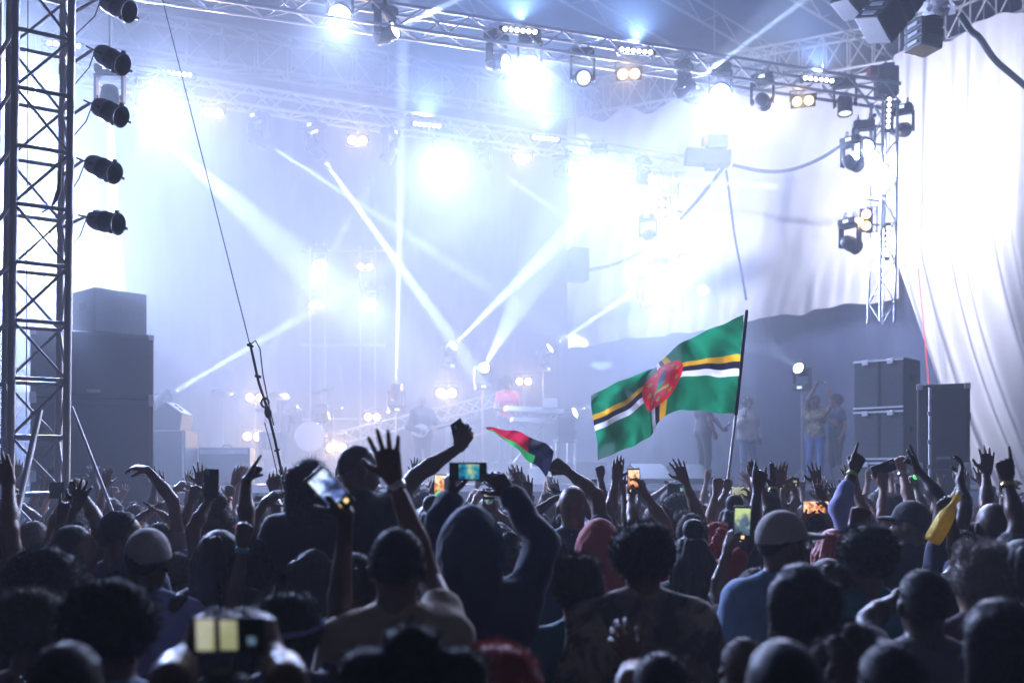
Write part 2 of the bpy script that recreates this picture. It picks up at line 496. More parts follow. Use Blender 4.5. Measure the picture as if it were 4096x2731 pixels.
sm = thing('side_fill_speaker', at(2310, 1090, 23.2), 'dark flown loudspeaker box hanging left of the white sheet'.replace(' left of', ' beside'), 'loudspeaker')
MB().box(at(2312, 1060, 23.2), (0.42, 0.4, 0.75), Matrix.Rotation(0.3, 3, 'Z'), bevel=0.02).build('cabinet', CAB, sm)
MB().path([at(2300, 1000, 23.2), at(2300, 300, 23.2)], 0.012).build('chain', STEEL, sm)
# ================================================================== lamps
for m in (LENS_COLD, LENS_WASH, LENS_WARM, LENS_DOT, LENS_OFF):
    m.cycles.emission_sampling = 'NONE'      # the lamps' own spot lights do the lighting

def _base(b):
    b.box((0, 0, 0.36), (0.34, 0.24, 0.11), bevel=0.02)
    b.box((0, -0.125, 0.36), (0.10, 0.012, 0.05), mi=1)
def _clamp(b):
    b.box((0, 0, 0.44), (0.05, 0.07, 0.06))
    for x in (0,):
        b.path([(x, 0.035 * math.cos(a), 0.50 + 0.035 * math.sin(a)) for a in [i * PI / 6 for i in range(12)]], 0.01)
def _yoke(b):
    for s in (-1, 1):
        b.box((s * 0.175, 0, 0.13), (0.035, 0.12, 0.36), bevel=0.012)
    b.box((0, 0, 0.288), (0.385, 0.14, 0.04), bevel=0.01)
    for s in (-1, 1):
        b.tube((s * 0.135, 0, 0), (s * 0.16, 0, 0), 0.045, n=12)
def _head(b):
    b.lathe([(0.0, 0.17), (0.075, 0.165), (0.105, 0.13), (0.115, 0.05), (0.118, -0.08), (0.125, -0.16), (0.128, -0.19), (0.112, -0.19), (0.108, -0.165), (0.0, -0.165)], n=18)
    for i in range(5): b.lathe([(0.119, 0.03 - i * 0.02), (0.124, 0.025 - i * 0.02), (0.119, 0.02 - i * 0.02)], n=18)
def _lens(b):
    b.lathe([(0.0, -0.178), (0.06, -0.176), (0.104, -0.170)], n=18)
def _washhead(b):
    b.lathe([(0.0, 0.13), (0.09, 0.125), (0.14, 0.08), (0.16, 0.0), (0.165, -0.10), (0.152, -0.10), (0.148, -0.08), (0.0, -0.08)], n=20)
    for i in range(4): b.lathe([(0.162, 0.0 - i * 0.02), (0.168, -0.005 - i * 0.02), (0.162, -0.01 - i * 0.02)], n=20)
def _washlens(b):
    b.lathe([(0.0, -0.098), (0.08, -0.095), (0.147, -0.085)], n=20)
ME = dict(base=new_mesh('base', _base, [BLACK, LENS_OFF]), clamp=new_mesh('clamp', _clamp, STEEL), yoke=new_mesh('yoke', _yoke, BLACK),
          head=new_mesh('head', _head, BLACK), lens=new_mesh('lens', _lens, LENS_COLD), lens_off=new_mesh('lens', _lens, LENS_OFF),
          whead=new_mesh('head', _washhead, BLACK), wlens=new_mesh('lens', _washlens, LENS_WASH))

def moving_head(pos, aim, label, P=0.0, size=6.0, blend=0.35, colr=BEAM_COL, kind='beam', floor=False, group=None, lit=True, radius=0.03, scale=1.0):
    pos = Vector(pos); d = (Vector(aim) - pos).normalized()
    phi = math.atan2(-d.x, d.y)
    root = thing('moving_head_lamp' if kind == 'beam' else 'wash_lamp', pos, label, 'stage lamp', group)
    flip = Matrix.Rotation(PI, 4, 'X') if floor else Matrix.Identity(4)
    rz = Matrix.Rotation(phi, 4, 'Z')
    S = Matrix.Scale(scale, 4)
    for part in ('base', 'yoke'):
        link_mesh(part, ME[part], root, rz @ flip @ S)
    if not floor:
        for s_ in (-0.09, 0.09): link_mesh('clamp', ME['clamp'], root, rz @ S @ Matrix.Translation((s_, 0, 0)))
    q = d.to_track_quat('-Z', 'Y').to_matrix().to_4x4() @ S
    hd = link_mesh('head', ME['head' if kind == 'beam' else 'whead'], root, q)
    link_mesh('lens', ME['wlens'] if kind == 'wash' else ME['lens' if lit else 'lens_off'], hd)
    support(root, pos, floor)
    if P:
        spotlight(hd, P, size, colr, radius, blend, Matrix.Translation((0, 0, -0.26 if kind == 'beam' else -0.17)))
    return root

def support(root, pos, floor=False, top=0.50):
    """what holds a lamp: a stand on the deck, an arm to a hanging truss or the scaffold, or a drop pipe to a truss above"""
    pos = Vector(pos)
    if floor or pos.z < 4.6:
        b0 = pos - Vector((0, 0, top - 0.08))
        if b0.z > DECK_Z + 0.1:
            rod('stand', (b0.x, b0.y, DECK_Z), b0, 0.022, STEEL, root)
            for i in range(3):
                a = i * 2 * PI / 3 + 0.5
                rod('stand_foot', (b0.x, b0.y, DECK_Z + 0.30), (b0.x + 0.3 * math.cos(a), b0.y + 0.3 * math.sin(a), DECK_Z), 0.012, STEEL, root)
        return
    for v in (B1, A1, L0):
        if math.hypot(pos.x - v.x, pos.y - v.y) < 1.3 and pos.z < 8.0:
            z = pos.z + 0.36
            rod('arm', (pos.x, pos.y, z), (v.x, v.y, z), 0.02, STEEL, root); return
    if pos.y > 23:
        rod('arm', (pos.x, pos.y, pos.z + 0.4), (pos.x, 24.25, pos.z + 0.4), 0.02, STEEL, root); return
    if pos.z + top < 8.33:
        rod('drop_pipe', (pos.x, pos.y, pos.z + top - 0.08), (pos.x, pos.y, 8.36), 0.02, STEEL, root)

def onA(x): return depth_on(x, A0, A1)
def onB(x): return depth_on(x, B1 - dB, B1)
G_BEAM, G_WASH = 'moving head lamps under the trusses', 'white wash lamps of the rig'

# wash lamps: the big white glows of the picture
washes = [
    (1360, 55, onA(1360), 'dazzling white wash lamp on the near truss beside a slanting beam', (3, 9, 2)),
    (2120, 255, onA(2120), 'dazzling white wash lamp hung midway along the near truss', (1, 8, 1.5)),
    (2880, 365, onA(2880), 'dazzling white wash lamp on the near truss against the white sheet', (-1, 9, 1.5)),
    (590, 375, onB(640), 'dazzling white wash lamp at the outer end of the rear truss', (1, 8, 2)),
    (1775, 615, onB(1775), 'dazzling white wash lamp midway along the rear truss', (0, 8, 1.5)),
    (2395, 665, onB(2395), 'dazzling white wash lamp on the rear truss before the white sheet', (0, 8, 1.5)),
    (1280, 1055, 23.5, 'dazzling white wash lamp high on the back scaffold', (-2, 10, 1.5)),
    (1480, 1215, 23.8, 'dazzling white wash lamp low on the back scaffold', (-1, 10, 1.5)),
    (3455, 585, 16.9, 'dazzling white wash lamp at the top of the hanging corner truss', (0, 14, 2)),
    (2640, 1120, 20.5, 'dazzling white wash lamp low on the hanging truss', (0, 12, 2)),
    (20, 295, 15.3, 'dazzling white wash lamp behind the lamp tower near its top', (4, 14, 8)),
    (165, 945, 15.2, 'dazzling white wash lamp halfway up behind the lamp tower', (0, 12, 4)),
]
for x, y, D, lab, aim in washes:
    wp = at(x, y, D)
    aim = Vector((wp.x * 0.75, wp.y - (6.0 if wp.z > 7 else 9.0), 1.9)) if wp.z > 3 else aim
    moving_head(wp, aim, lab, P=WASH_W * (0.28 if 'back scaffold' in lab else 3.0 if x < 700 else 1.0), size=165, blend=1.0, colr=WASH_COL, kind='wash', radius=0.05)
# scaffold pipes that carry the lamps at the back of the stage
bs = thing('back_scaffold', st(-1.0, 8.6), 'dark pipe frame at the back of the stage carrying lamps', 'scaffold')
for x in (1240, 1300, 1440, 1500):
    p = at(x, 1900, 24.2); p.z = DECK_Z
    rod('upright', p, Vector((p.x, p.y, 7.6)), 0.024, STEEL, bs)
for z in (3.4, 5.2, 6.6, 7.5):
    a = at(1200, 1900, 24.2); b_ = at(1540, 1900, 24.2)
    rod('ledger', (a.x, 24.25, z), (b_.x, 24.25, z), 0.024, STEEL, bs)

# beams
Wd = BEAM_W
beams = [
    ((1540, 140, onA(1540)), (1850, -10, onA(1540) - 0.6), 'moving head lamp on the near truss throwing a beam up over it', 2.6, 3.4, False),
    ((2737, 357, onA(2737)), (3220, 0, onA(2737) - 0.8), 'moving head lamp on the near truss throwing a long beam past the hoist', 3.0, 2.8, False),
    ((1258, 588, onB(1258)), (1790, 1330, 20.5), 'moving head lamp throwing a bright slanting beam down to the stage', 0.9, 4.0, False),
    ((1032, 552, onB(1032)), (2000, 1180, 23.0), 'moving head lamp throwing a faint long beam across the stage', 0.5, 2.8, False),
    ((1985, 250, onA(1985)), (2400, 258, onA(1985) - 1), 'moving head lamp on the near truss with its lens turned sideways', 0.25, 8.0, False),
    ((1585, 1570, 20.8), (1615, 0, 19.8), 'moving head lamp on the stage floor throwing a beam straight up', 1.3, 2.6, True),
    ((1931, 1480, 21.3), (2300, 800, 14.0), 'moving head lamp on the back riser with a broad round lens', 0.1, 8.0, True),
    ((2174, 1410, 21.6), (2620, 1110, 20.5), 'small moving head lamp throwing a beam up to the white sheet', 0.9, 2.6, True),
    ((640, 1600, 16.2), (1200, 1270, 18.5), 'moving head lamp beside the black speaker stack with a rising beam', 0.35, 3.6, True),
    ((1795, 1400, 22.5), (2260, 940, 20.0), 'moving head lamp at the back throwing a wide rising beam', 0.35, 6.0, True),
    ((2270, 1662, 20.0), (2420, 1600, 19.6), 'small moving head lamp beside the keyboard with a short beam', 0.12, 5.0, True),
    ((2575, 715, 20.4), (3500, 770, 17.6), 'moving head lamp on the hanging truss throwing a level beam', 0.6, 2.4, False),
    ((440, 395, onA(440)), (462, 1180, onA(440) + 0.2), 'moving head lamp throwing a wide beam straight down beside the tower', 0.5, 7.0, False),
    ((560, 470, onB(560)), (1150, 1000, 17.5), 'moving head lamp beyond the tower throwing a soft wide beam', 0.11, 13.0, False),
    ((2250, 690, onB(2250)), (2620, 1000, 22.5), 'moving head lamp on the rear truss throwing a thin beam over the sheet', 0.35, 2.2, False),
    ((1560, 610, onB(1560)), (1120, 1350, 19.0), 'moving head lamp drooping between two warm lamps with a thin beam', 0.35, 2.2, False),
    ((1932, 645, onB(1932)), (2280, 880, 21.5), 'moving head lamp midway on the rear truss with a thin slanting beam', 0.35, 2.2, False),
    ((3208, 1482, 20.9), (2990, 1330, 19.2), 'small warm lamp on a stand behind the two singers', 0.002, 16.0, True),
]
for a, b_, lab, pw, size, fl in beams:
    moving_head(at(*a), at(*b_), lab, P=Wd * pw, size=size, colr=BEAM_COL, floor=fl)
# lamps that are only faintly lit, and some turned to the white cloth
lit_ones = (1, 3, 5, 6, 7)
dark = [
    ((2330, 312, onA(2330)), (2450, 330, 12), 'moving head lamp with a mirrored lens under the near truss'),
    ((3050, 405, onA(3050)), (3250, 800, 24), 'moving head lamp tilted to the crowd beside the white glow'),
    ((3380, 415, onA(3380)), (3382, 900, 16.4), 'moving head lamp pointing straight down near the rig corner'),
    ((2592, 940, 20.4), (2800, 900, 25), 'moving head lamp on the hanging truss beside the warm pair'),
    ((2585, 1185, 20.4), (2585, 1400, 20.0), 'moving head lamp at the foot of the hanging truss'),
    ((3408, 650, 16.8), (3850, 850, 19.5), 'moving head lamp on the corner truss turned to the side drape'),
    ((3400, 975, 16.8), (3900, 1250, 19.0), 'moving head lamp low on the corner truss'),
    ((3610, 520, 17.2), (3780, 520, 20.5), 'moving head lamp past the corner truss lighting the drape'),
]
for i, (a, b_, lab) in enumerate(dark):
    moving_head(at(*a), at(*b_), lab, P=SHEET_W if i in lit_ones else 0, size=110, blend=1.0, colr=SHEET_COL, lit=i in lit_ones)

# warm twin blinders
def _blbody(b):
    b.box((0, 0.06, 0), (0.40, 0.10, 0.21), bevel=0.015)
    for s in (-1, 1): b.lathe([(0.085, 0.0), (0.09, 0.03), (0.08, 0.035), (0.075, 0.01)], (s * 0.095, 0.0, 0), (0, -1, 0), 16)
    b.path([(-0.21, 0.06, 0), (-0.21, 0.06, 0.17), (0.21, 0.06, 0.17), (0.21, 0.06, 0)], 0.012)
def _bllamp(b): b.lathe([(0.0, 0.030), (0.04, 0.026), (0.075, 0.012)], (0, 0, 0), (0, -1, 0), 16)
ME['blbody'] = new_mesh('housing', _blbody, BLACK); ME['bllamp'] = new_mesh('lamp', _bllamp, LENS_WARM)
def blinder(x, y, D, label, vert=False, s=1.0, P=260.0, toward=(0, 0, 2)):
    p = at(x, y, D)
    root = thing('blinder_lamp', p, label, 'stage lamp')
    dd = (Vector(toward) - p).normalized()
    R = dd.to_track_quat('-Y', 'Z').to_matrix().to_4x4()
    if vert: R = R @ Matrix.Rotation(PI / 2, 4, 'Y')
    S = Matrix.Scale(s, 4)
    link_mesh('housing', ME['blbody'], root, R @ S)
    for k in (-1, 1):
        lp = link_mesh('lamp', ME['bllamp'], root, R @ S @ Matrix.Translation((k * 0.095, 0, 0)))
    support(root, p, False, 0.2)
    lo = spotlight(root, P, 120, WARM_COL, 0.08, 1.0, R @ Matrix.Translation((0, -0.06, 0)) @ Matrix.Rotation(-PI / 2, 4, 'X'))
    lo.matrix_local = Matrix.Translation(dd * 0.09) @ dd.to_track_quat('-Z', 'Y').to_matrix().to_4x4()
    return root
for a in [(850, 452, onB(850), 'warm twin blinder lamp near the outer end of the rear truss'),
          (1430, 562, onB(1430), 'warm twin blinder lamp under the rear truss beyond the guy wire'),
          (2090, 632, onB(2090), 'warm twin blinder lamp on the rear truss beside the bare backdrop'),
          (2515, 297, onA(2515), 'warm twin blinder lamp glowing orange under the near truss'),
          (1460, 1068, 23.6, 'warm twin blinder lamp high on the back scaffold'),
          (1265, 1222, 23.6, 'warm twin blinder lamp lower on the back scaffold'),
          (1490, 1668, 21.5, 'warm twin blinder lamp on the stage floor beside the guitarist'),
          (168, 1122, 15.2, 'warm twin blinder lamp seen through the lamp tower'),
          (2095, 1525, 22.0, 'small warm yellow lamp pair behind the keyboard player'),
          (3212, 405, onA(3212), 'cool twin lamp hung below the near truss close to the corner')]:
    blinder(*a)
blinder(2648, 832, 20.6, 'warm twin lamp stacked upright on the hanging truss', True)
blinder(3465, 880, 16.8, 'warm twin lamp stacked upright on the corner truss', True)
# white square lamp and flare near the drums
blinder(1785, 1572, 22.0, 'bright square white lamp on the riser behind the guitarist', s=1.3, P=500)
blinder(1345, 1790, 19.0, 'low dazzling lamp pair on the deck before the drums', s=1.1, P=450)
blinder(1020, 1590, 23.5, 'pale lamp pair glowing behind the drum cymbals', s=1.2, P=350)
blinder(1010, 1745, 22.5, 'pale lamp pair low behind the drum stands', s=1.2, P=350)

# led bars with six bright dots
def _bar(b):
    b.box((0, 0.05, 0), (0.62, 0.07, 0.085), bevel=0.008)
    for s in (-1, 1): b.box((s * 0.25, 0.10, 0.0), (0.04, 0.06, 0.12))
def _dot(b): b.lathe([(0.0, 0.016), (0.02, 0.014), (0.034, 0.004)], (0, 0.012, 0), (0, -1, 0), 12)
ME['bar'] = new_mesh('housing', _bar, BLACK); ME['dot'] = new_mesh('led', _dot, LENS_DOT)
def led_bar(x, y, D, label, vert=False):
    root = thing('led_bar', at(x, y, D), label, 'led bar')
    R = Matrix.Rotation(0.12, 4, 'X') @ (Matrix.Rotation(PI / 2, 4, 'Y') if vert else Matrix.Rotation(0.10, 4, 'Y'))
    link_mesh('housing', ME['bar'], root, R)
    for i in range(6):
        link_mesh('led', ME['dot'], root, R @ Matrix.Translation((-0.22 + i * 0.088, 0, 0)))
    if not vert and x > 1500:  # added blue uplight to tint roof and haze, apart from the white dots
        d = Vector((0, -0.35, 0.94))
        spotlight(root, 700.0, 165, (0.26, 0.46, 1.0), 0.05, 1.0, Matrix.Translation(d * 0.14) @ d.to_track_quat('-Z', 'Y').to_matrix().to_4x4())
for a in [(2080, 122, onA(2080) - 0.2, 'six dot led bar atop the near truss above a wash lamp'),
          (2545, 204, onA(2545) - 0.2, 'six dot led bar atop the near truss above the orange blinder'),
          (3275, 318, onA(3275) - 0.2, 'six dot led bar atop the near truss close to the corner hoist'),
          (1708, 500, onB(1708) - 0.2, 'six dot led bar atop the rear truss above a wash lamp'),
          (2182, 554, onB(2182) - 0.2, 'six dot led bar atop the rear truss beside the white sheet'),
          (705, 295, onB(705) - 0.2, 'six dot led bar atop the outer end of the rear truss'),
          (255, 178, 15.2, 'six dot led bar near the top behind the lamp tower')]:
    led_bar(*a)
for a in [(3556, 452, 16.8, 'upright six dot led bar high on the corner truss'), (3552, 965, 16.8, 'upright six dot led bar low on the corner truss'),
          (2725, 790, 20.6, 'upright six dot led bar high on the hanging truss'), (2725, 1075, 20.6, 'upright six dot led bar at the foot of the hanging truss')]:
    led_bar(*a, vert=True)

# can lamps clamped to the tower
def _can(b):
    b.lathe([(0.0, -0.17), (0.045, -0.168), (0.085, -0.14), (0.10, -0.09), (0.102, 0.0), (0.106, 0.01), (0.106, 0.025), (0.10, 0.03), (0.10, 0.15), (0.104, 0.16), (0.112, 0.165), (0.112, 0.175), (0.098, 0.175), (0.096, 0.02), (0.0, 0.0)], n=22)
CANP = mat('worn grey black can paint', (0.07, 0.07, 0.08), 0.4, 0.2, 0.35, 14)
def _clip(b): b.box((0, 0.118, 0.172), (0.025, 0.03, 0.035))
def _canyoke(b):
    b.path([(0.11, 0, -0.03), (0.125, 0, -0.06), (0.125, 0, -0.20), (-0.125, 0, -0.20), (-0.125, 0, -0.06), (-0.11, 0, -0.03)], 0.008)
    for s in (-1, 1): b.tube((s * 0.10, 0, -0.03), (s * 0.14, 0, -0.03), 0.015, n=8)
def _arm(b): b.tube((0, 0, -0.20), (0, 0, -0.34), 0.014, n=8); b.box((0, 0, -0.33), (0.06, 0.06, 0.05))
for k, f, m_ in (('can', _can, CANP), ('clip', _clip, CANP), ('canyoke', _canyoke, CANP), ('arm', _arm, STEEL)):
    ME[k] = new_mesh(k, f, m_)
cans = [(465, 25, 'topmost black can lamp on the lamp tower', 28), (440, 235, 'second black can lamp from the tower top, washed out by glare', 30), (432, 445, 'third black can lamp from the tower top, tilted downwards', 26),
        (405, 672, 'fourth black can lamp from the tower top', 24), (415, 885, 'lowest black can lamp on the lamp tower', 14)]
for x, y, lab, tilt in cans:
    p = at(x, y, 8.05)
    root = thing('can_lamp', p, lab, 'stage lamp')
    ax = Vector((math.cos(math.radians(tilt)), -0.30, -math.sin(math.radians(tilt))))
    R = ax.to_track_quat('Z', 'Y').to_matrix().to_4x4()
    R = R @ Matrix.Scale(0.82, 4)
    body = link_mesh('can', ME['can'], root, R)
    for i in range(3): link_mesh('clip', ME['clip'], body, Matrix.Rotation(2 * PI * i / 3 + 0.4, 4, 'Z'))
    link_mesh('yoke', ME['canyoke'], root, R)
    q = TP(2, p.z)
    rod('arm', p - ax.normalized() * 0.2, q, 0.013, STEEL, root)
    rod('clamp', q + Vector((0.0, 0, -0.04)), q + Vector((0, 0, 0.04)), 0.035, STEEL, root)
    MB().path([p - ax.normalized() * 0.17, p - ax.normalized() * 0.24 + Vector((0, 0, -0.16)), q + Vector((0.03, 0, -0.2)), q], 0.005).build('cable', RUBBER, root)
# ================================================================== loudspeakers and stage gear
def cabinet(c, size, rotz, label, grille=True, seam=False, name='speaker_cabinet', handles=True, group=None):
    """c: centre of the base; front face looks to local -y"""
    c = Vector(c); w, d, h = size
    R = Matrix.Rotation(rotz, 3, 'Z')
    root = thing(name, c, label, 'loudspeaker', group)
    MB().box(c + Vector((0, 0, h / 2)), (w, d, h), R, bevel=0.018).build('cabinet', CAB, root)
    if grille:
        MB().box(c + R @ Vector((0, -d / 2 - 0.006, h / 2)), (w * 0.93, 0.02, h * 0.9), R, bevel=0.004).build('grille', GRILLE, root)
        for sx in (-1, 1):
            for z in (0.035, h - 0.035):
                MB().box(c + R @ Vector((sx * (w / 2 - 0.03), -d / 2 - 0.004, z)), (0.075, 0.03, 0.075), R, bevel=0.01).build('corner_guard', STEEL, root)
        MB().box(c + R @ Vector((0, -d / 2 - 0.02, h * 0.12)), (0.16, 0.012, 0.035), R).build('badge', GREY, root)
    if seam:
        for z in (0.03, h - 0.03):
            MB().box(c + R @ Vector((0, -d / 2 - 0.02, z)), (w * 0.99, 0.012, 0.025), R).build('edge_trim', ALU, root)
        MB().box(c + R @ Vector((0, -d / 2 - 0.02, h / 2)), (0.012, 0.014, h * 0.9), R).build('door_seam', RUBBER, root)
        for x in (-0.25, 0.25):
            MB().box(c + R @ Vector((x * w, -d / 2 - 0.03, h - 0.05)), (0.09, 0.02, 0.07), R, bevel=0.006).build('latch', ALU, root)
    if handles:
        for s in (-1, 1):
            MB().box(c + R @ Vector((s * (w / 2 + 0.002), 0, h * 0.62)), (0.02, 0.16, 0.09), R, bevel=0.004).build('handle', RUBBER, root)
    return root
# black stack beside the lamp tower
pl = at(370, 1915, 13.2); pl.z = 0
for i, h in enumerate((0.99, 0.99, 0.99, 0.86)):
    cabinet((pl.x, pl.y, sum((0.99, 0.99, 0.99, 0.86)[:i]) + 0.002 * i), (1.46, 0.95, h), 0.42,
            ('black bass cabinet on the ground at the foot of the tall stack', 'second bass cabinet up in the tall black stack', 'third bass cabinet up in the tall black stack', 'wide cabinet near the top of the black stack')[i])
cabinet((pl.x + 0.22, pl.y + 0.02, 3.84), (0.72, 0.62, 0.57), 0.86, 'turned smaller cabinet crowning the tall black stack', grille=False)
# cabinets before the side drape
pr = at(3548, 1915, 14.6); pr.z = 0
for i in range(5):
    cabinet((pr.x, pr.y, 0.002 * i + 0.735 * i), (0.74, 0.62, 0.735), -0.75,
            ('double door cabinet at the foot of the stack beside the drape', 'second double door cabinet of the stack beside the drape', 'middle double door cabinet of the stack beside the drape', 'fourth double door cabinet of the stack beside the drape', 'topmost double door cabinet of the stack beside the drape')[i], grille=False, seam=True)
pr2 = at(3775, 1915, 12.6); pr2.z = 0
for i in range(3):
    cabinet((pr2.x, pr2.y, 0.002 * i + 1.04 * i), (0.60, 0.7, 1.04), -0.42, ('plain dark cabinet on the ground before the drape', 'plain dark cabinet in the middle of the column before the drape', 'plain dark cabinet atop the column before the drape')[i])
lt = thing('strip_light', (pr2.x - 0.33, pr2.y - 0.34, 2.0), 'thin bright metal strip along the dark cabinet edge', 'strip')
MB().box((pr2.x - 0.33, pr2.y - 0.37, 2.52), (0.03, 0.02, 1.1)).build('rail', mat('white edge strip', (0.75, 0.75, 0.76), 0.4), lt)
for z in (2.1, 2.4, 2.75): MB().box((pr2.x - 0.345, pr2.y - 0.385, z), (0.04, 0.02, 0.05)).build('hook', CHROME, lt)

# flown line arrays at the roof corner
def line_array(px, D, n, roll, yaw, dt, label, size):
    p = at(px[0], px[1], D)
    root = thing('line_array', p, label, 'loudspeaker')
    pos = p.copy(); rl = roll
    for i in range(n):
        R = Matrix.Rotation(rl, 3, 'Y') @ Matrix.Rotation(yaw, 3, 'Z')
        MB().box(pos, size, R, bevel=0.018).build('array_box', CAB, root)
        MB().box(pos + R @ Vector((0, -size[1] / 2 - 0.008, 0)), (size[0] * 0.86, 0.02, size[2] * 0.8), R).build('grille', GRILLE, root)
        MB().box(pos + R @ Vector((-size[0] / 2 - 0.006, 0, 0)), (0.016, size[1] * 0.5, size[2] * 0.35), R).build('side_bracket', STEEL, root)
        pos = pos + R @ Vector((0, 0, -size[2] - 0.008)); rl += dt
    rod('rigging', p + Vector((0.0, 0, 0)), Vector((p.x + 0.25, p.y, 12.62)), 0.03, STEEL, root)
    return root
line_array((3440, -60), 13.2, 3, 0.45, 0.5, 0.05, 'small line array hung beyond the big one at the roof corner', (0.36, 0.36, 0.15))
line_array((3630, -50), 12.2, 5, 0.62, 0.55, 0.03, 'big tilted line array hanging at the roof corner', (0.40, 0.42, 0.145))
line_array((3692, 70), 12.6, 4, -0.06, 0.3, 0.05, 'short line array wrapped in plastic at the roof corner', (0.32, 0.34, 0.115))
b = MB()
rr = random.Random(5)
c0 = at(3705, 62, 12.5)
vs = []
for j in range(7):
    for i in range(9):
        vs.append(c0 + Vector((-0.22 + 0.055 * i + rr.uniform(-0.03, 0.03), rr.uniform(-0.32, -0.22), 0.16 - 0.05 * j + rr.uniform(-0.03, 0.03))))
b._add(vs, [(j * 9 + i, j * 9 + i + 1, (j + 1) * 9 + i + 1, (j + 1) * 9 + i) for j in range(6) for i in range(8)])
tag(b.build('plastic_cover', mat('crumpled clear plastic', (0.6, 0.6, 0.62), 0.2, trans=0.6)), 'crumpled pale plastic sheet over the short line array', 'plastic sheet')

# wedge, cabinets and amplifier on the deck by the black stack
wd = st(-4.6, 0.9)
def on_deck(x, D, extra=0.0):
    p = at(x, HZ, D); p.z = DECK_Z + extra
    return p
p = on_deck(680, 15.2)
MB_ = MB().box(p + Vector((0, 0, 0.41)), (0.66, 0.6, 0.82), bevel=0.015)
r_ = thing('bass_speaker', p, 'square black speaker box under the wedge on the deck', 'loudspeaker')
MB_.build('cabinet', CAB, r_)
for s in (-1, 1): MB().box(p + Vector((s * 0.30, -0.30, 0.41)), (0.03, 0.02, 0.80)).build('corner_trim', GREY, r_)
p = on_deck(672, 15.2, 0.822)
r_ = thing('wedge_monitor', p, 'sloped wedge monitor resting on the speaker box', 'loudspeaker')
b = MB()
prof = [(-0.33, 0.0), (0.27, 0.0), (0.30, 0.24), (0.06, 0.42), (-0.31, 0.14)]
vs = [p + Vector((x, y, z)) for y in (-0.26, 0.26) for x, z in prof]
b._add(vs, [(0, 1, 2, 3, 4), (9, 8, 7, 6, 5)] + [(i, i + 5, (i + 1) % 5 + 5, (i + 1) % 5) for i in range(5)])
b.build('cabinet', CAB, r_)
b = MB()
q = [p + Vector((x, y, z)) for y in (-0.22, 0.22) for x, z in ((0.075, 0.418), (0.295, 0.253))]
n_ = Vector((0.165, 0, 0.22)).normalized() * 0.006
b._add([v + n_ for v in q], [(0, 1, 3, 2)])
b.build('connector_plate', GREY, r_)
for k in (0.3, 0.6):
    MB().box(p + Vector((0.075 + 0.22 * k, -0.05, 0.418 - 0.165 * k)) + n_ * 2, (0.05, 0.10, 0.02), Matrix.Rotation(0.64, 3, 'Y')).build('handle', RUBBER, r_)
p = on_deck(908, 15.6)
r_ = thing('guitar_amplifier', p, 'wide dark guitar amplifier with a carry handle on the deck', 'amplifier')
MB().box(p + Vector((0, 0, 0.29)), (0.80, 0.32, 0.58), bevel=0.015).build('cabinet', CAB, r_)
MB().box(p + Vector((0, -0.165, 0.24)), (0.74, 0.02, 0.42)).build('grille', GRILLE, r_)
MB().box(p + Vector((0, -0.165, 0.51)), (0.74, 0.02, 0.07)).build('control_panel', GREY, r_)
MB().path([p + Vector((-0.08, 0, 0.57)), p + Vector((-0.05, 0, 0.62)), p + Vector((0.05, 0, 0.62)), p + Vector((0.08, 0, 0.57))], 0.008).build('handle', RUBBER, r_)

# drum kit
D = 20.3
riser = MB().box(on_deck(1130, D + 0.4) + Vector((0, 0, 0.12)), (2.8, 2.0, 0.24)).build('drum_riser', DECK)
tag(riser, 'low black platform under the drum kit', 'riser')
dk = thing('drum_kit', on_deck(1130, D, 0.24), 'drum kit with raised cymbals glinting in the haze', 'drum kit')
SHELL = mat('dark drum shell', (0.04, 0.04, 0.05), 0.25, 0, 0.2, 6)
SKIN = mat('drum head', (0.16, 0.16, 0.18), 0.5)
BRASS = mat('cymbal bronze', (0.75, 0.62, 0.38), 0.25, 1.0)
def drum(px, py, dD, r, h, axis, shell='drum_shell'):
    c = at(px, py, D + dD); ax = Vector(axis).normalized()
    s_ = MB().lathe([(r, -h / 2), (r, h / 2)], c, ax, 24).build(shell, SHELL, dk)
    MB().lathe([(0.001, 0), (r * 0.97, 0.0)], c + ax * (h / 2 + 0.004), ax, 24).build('drum_head', SKIN, s_)
    MB().lathe([(r * 0.97, h / 2 - 0.02), (r * 1.04, h / 2 - 0.02), (r * 1.04, h / 2 + 0.012), (r * 0.97, h / 2 + 0.012)], c, ax, 24).build('hoop', CHROME, s_)
    for i in range(8):
        a = ax.orthogonal().normalized(); b2 = ax.cross(a)
        o = (a * math.cos(i * PI / 4) + b2 * math.sin(i * PI / 4)) * r * 1.03
        MB().tube(c + o - ax * h * 0.4, c + o + ax * h * 0.5, 0.008, n=5).build('lug', CHROME, s_)
def stand(px, py, dD, foot=True):
    c = at(px, py, D + dD); base = Vector((c.x, c.y, DECK_Z + 0.24))
    MB().tube(base + Vector((0, 0, 0.1)), c, 0.011, n=7).build('stand', CHROME, dk)
    if foot:
        for i in range(3):
            a = i * 2.1 + px
            MB().tube(base + Vector((0, 0, 0.3)), base + Vector((0.28 * math.cos(a), 0.28 * math.sin(a), 0)), 0.008, n=5).build('stand_foot', CHROME, dk)
def cymbal(px, py, dD, r, tilt, rot=0.0):
    c = at(px, py, D + dD)
    stand(px, py, dD)
    MB().lathe([(0.012, 0.032), (0.035, 0.028), (0.05, 0.016), (r * 0.6, 0.008), (r, 0.0), (r * 0.6, 0.004), (0.01, 0.02)], c, Vector((math.sin(tilt) * math.cos(rot), -math.sin(tilt) * math.cos(rot) - 0.25, math.cos(tilt))), 26).build('cymbal', BRASS, dk)
drum(1242, 1748, -0.1, 0.30, 0.42, (0.15, -1, 0.0), 'bass_drum')
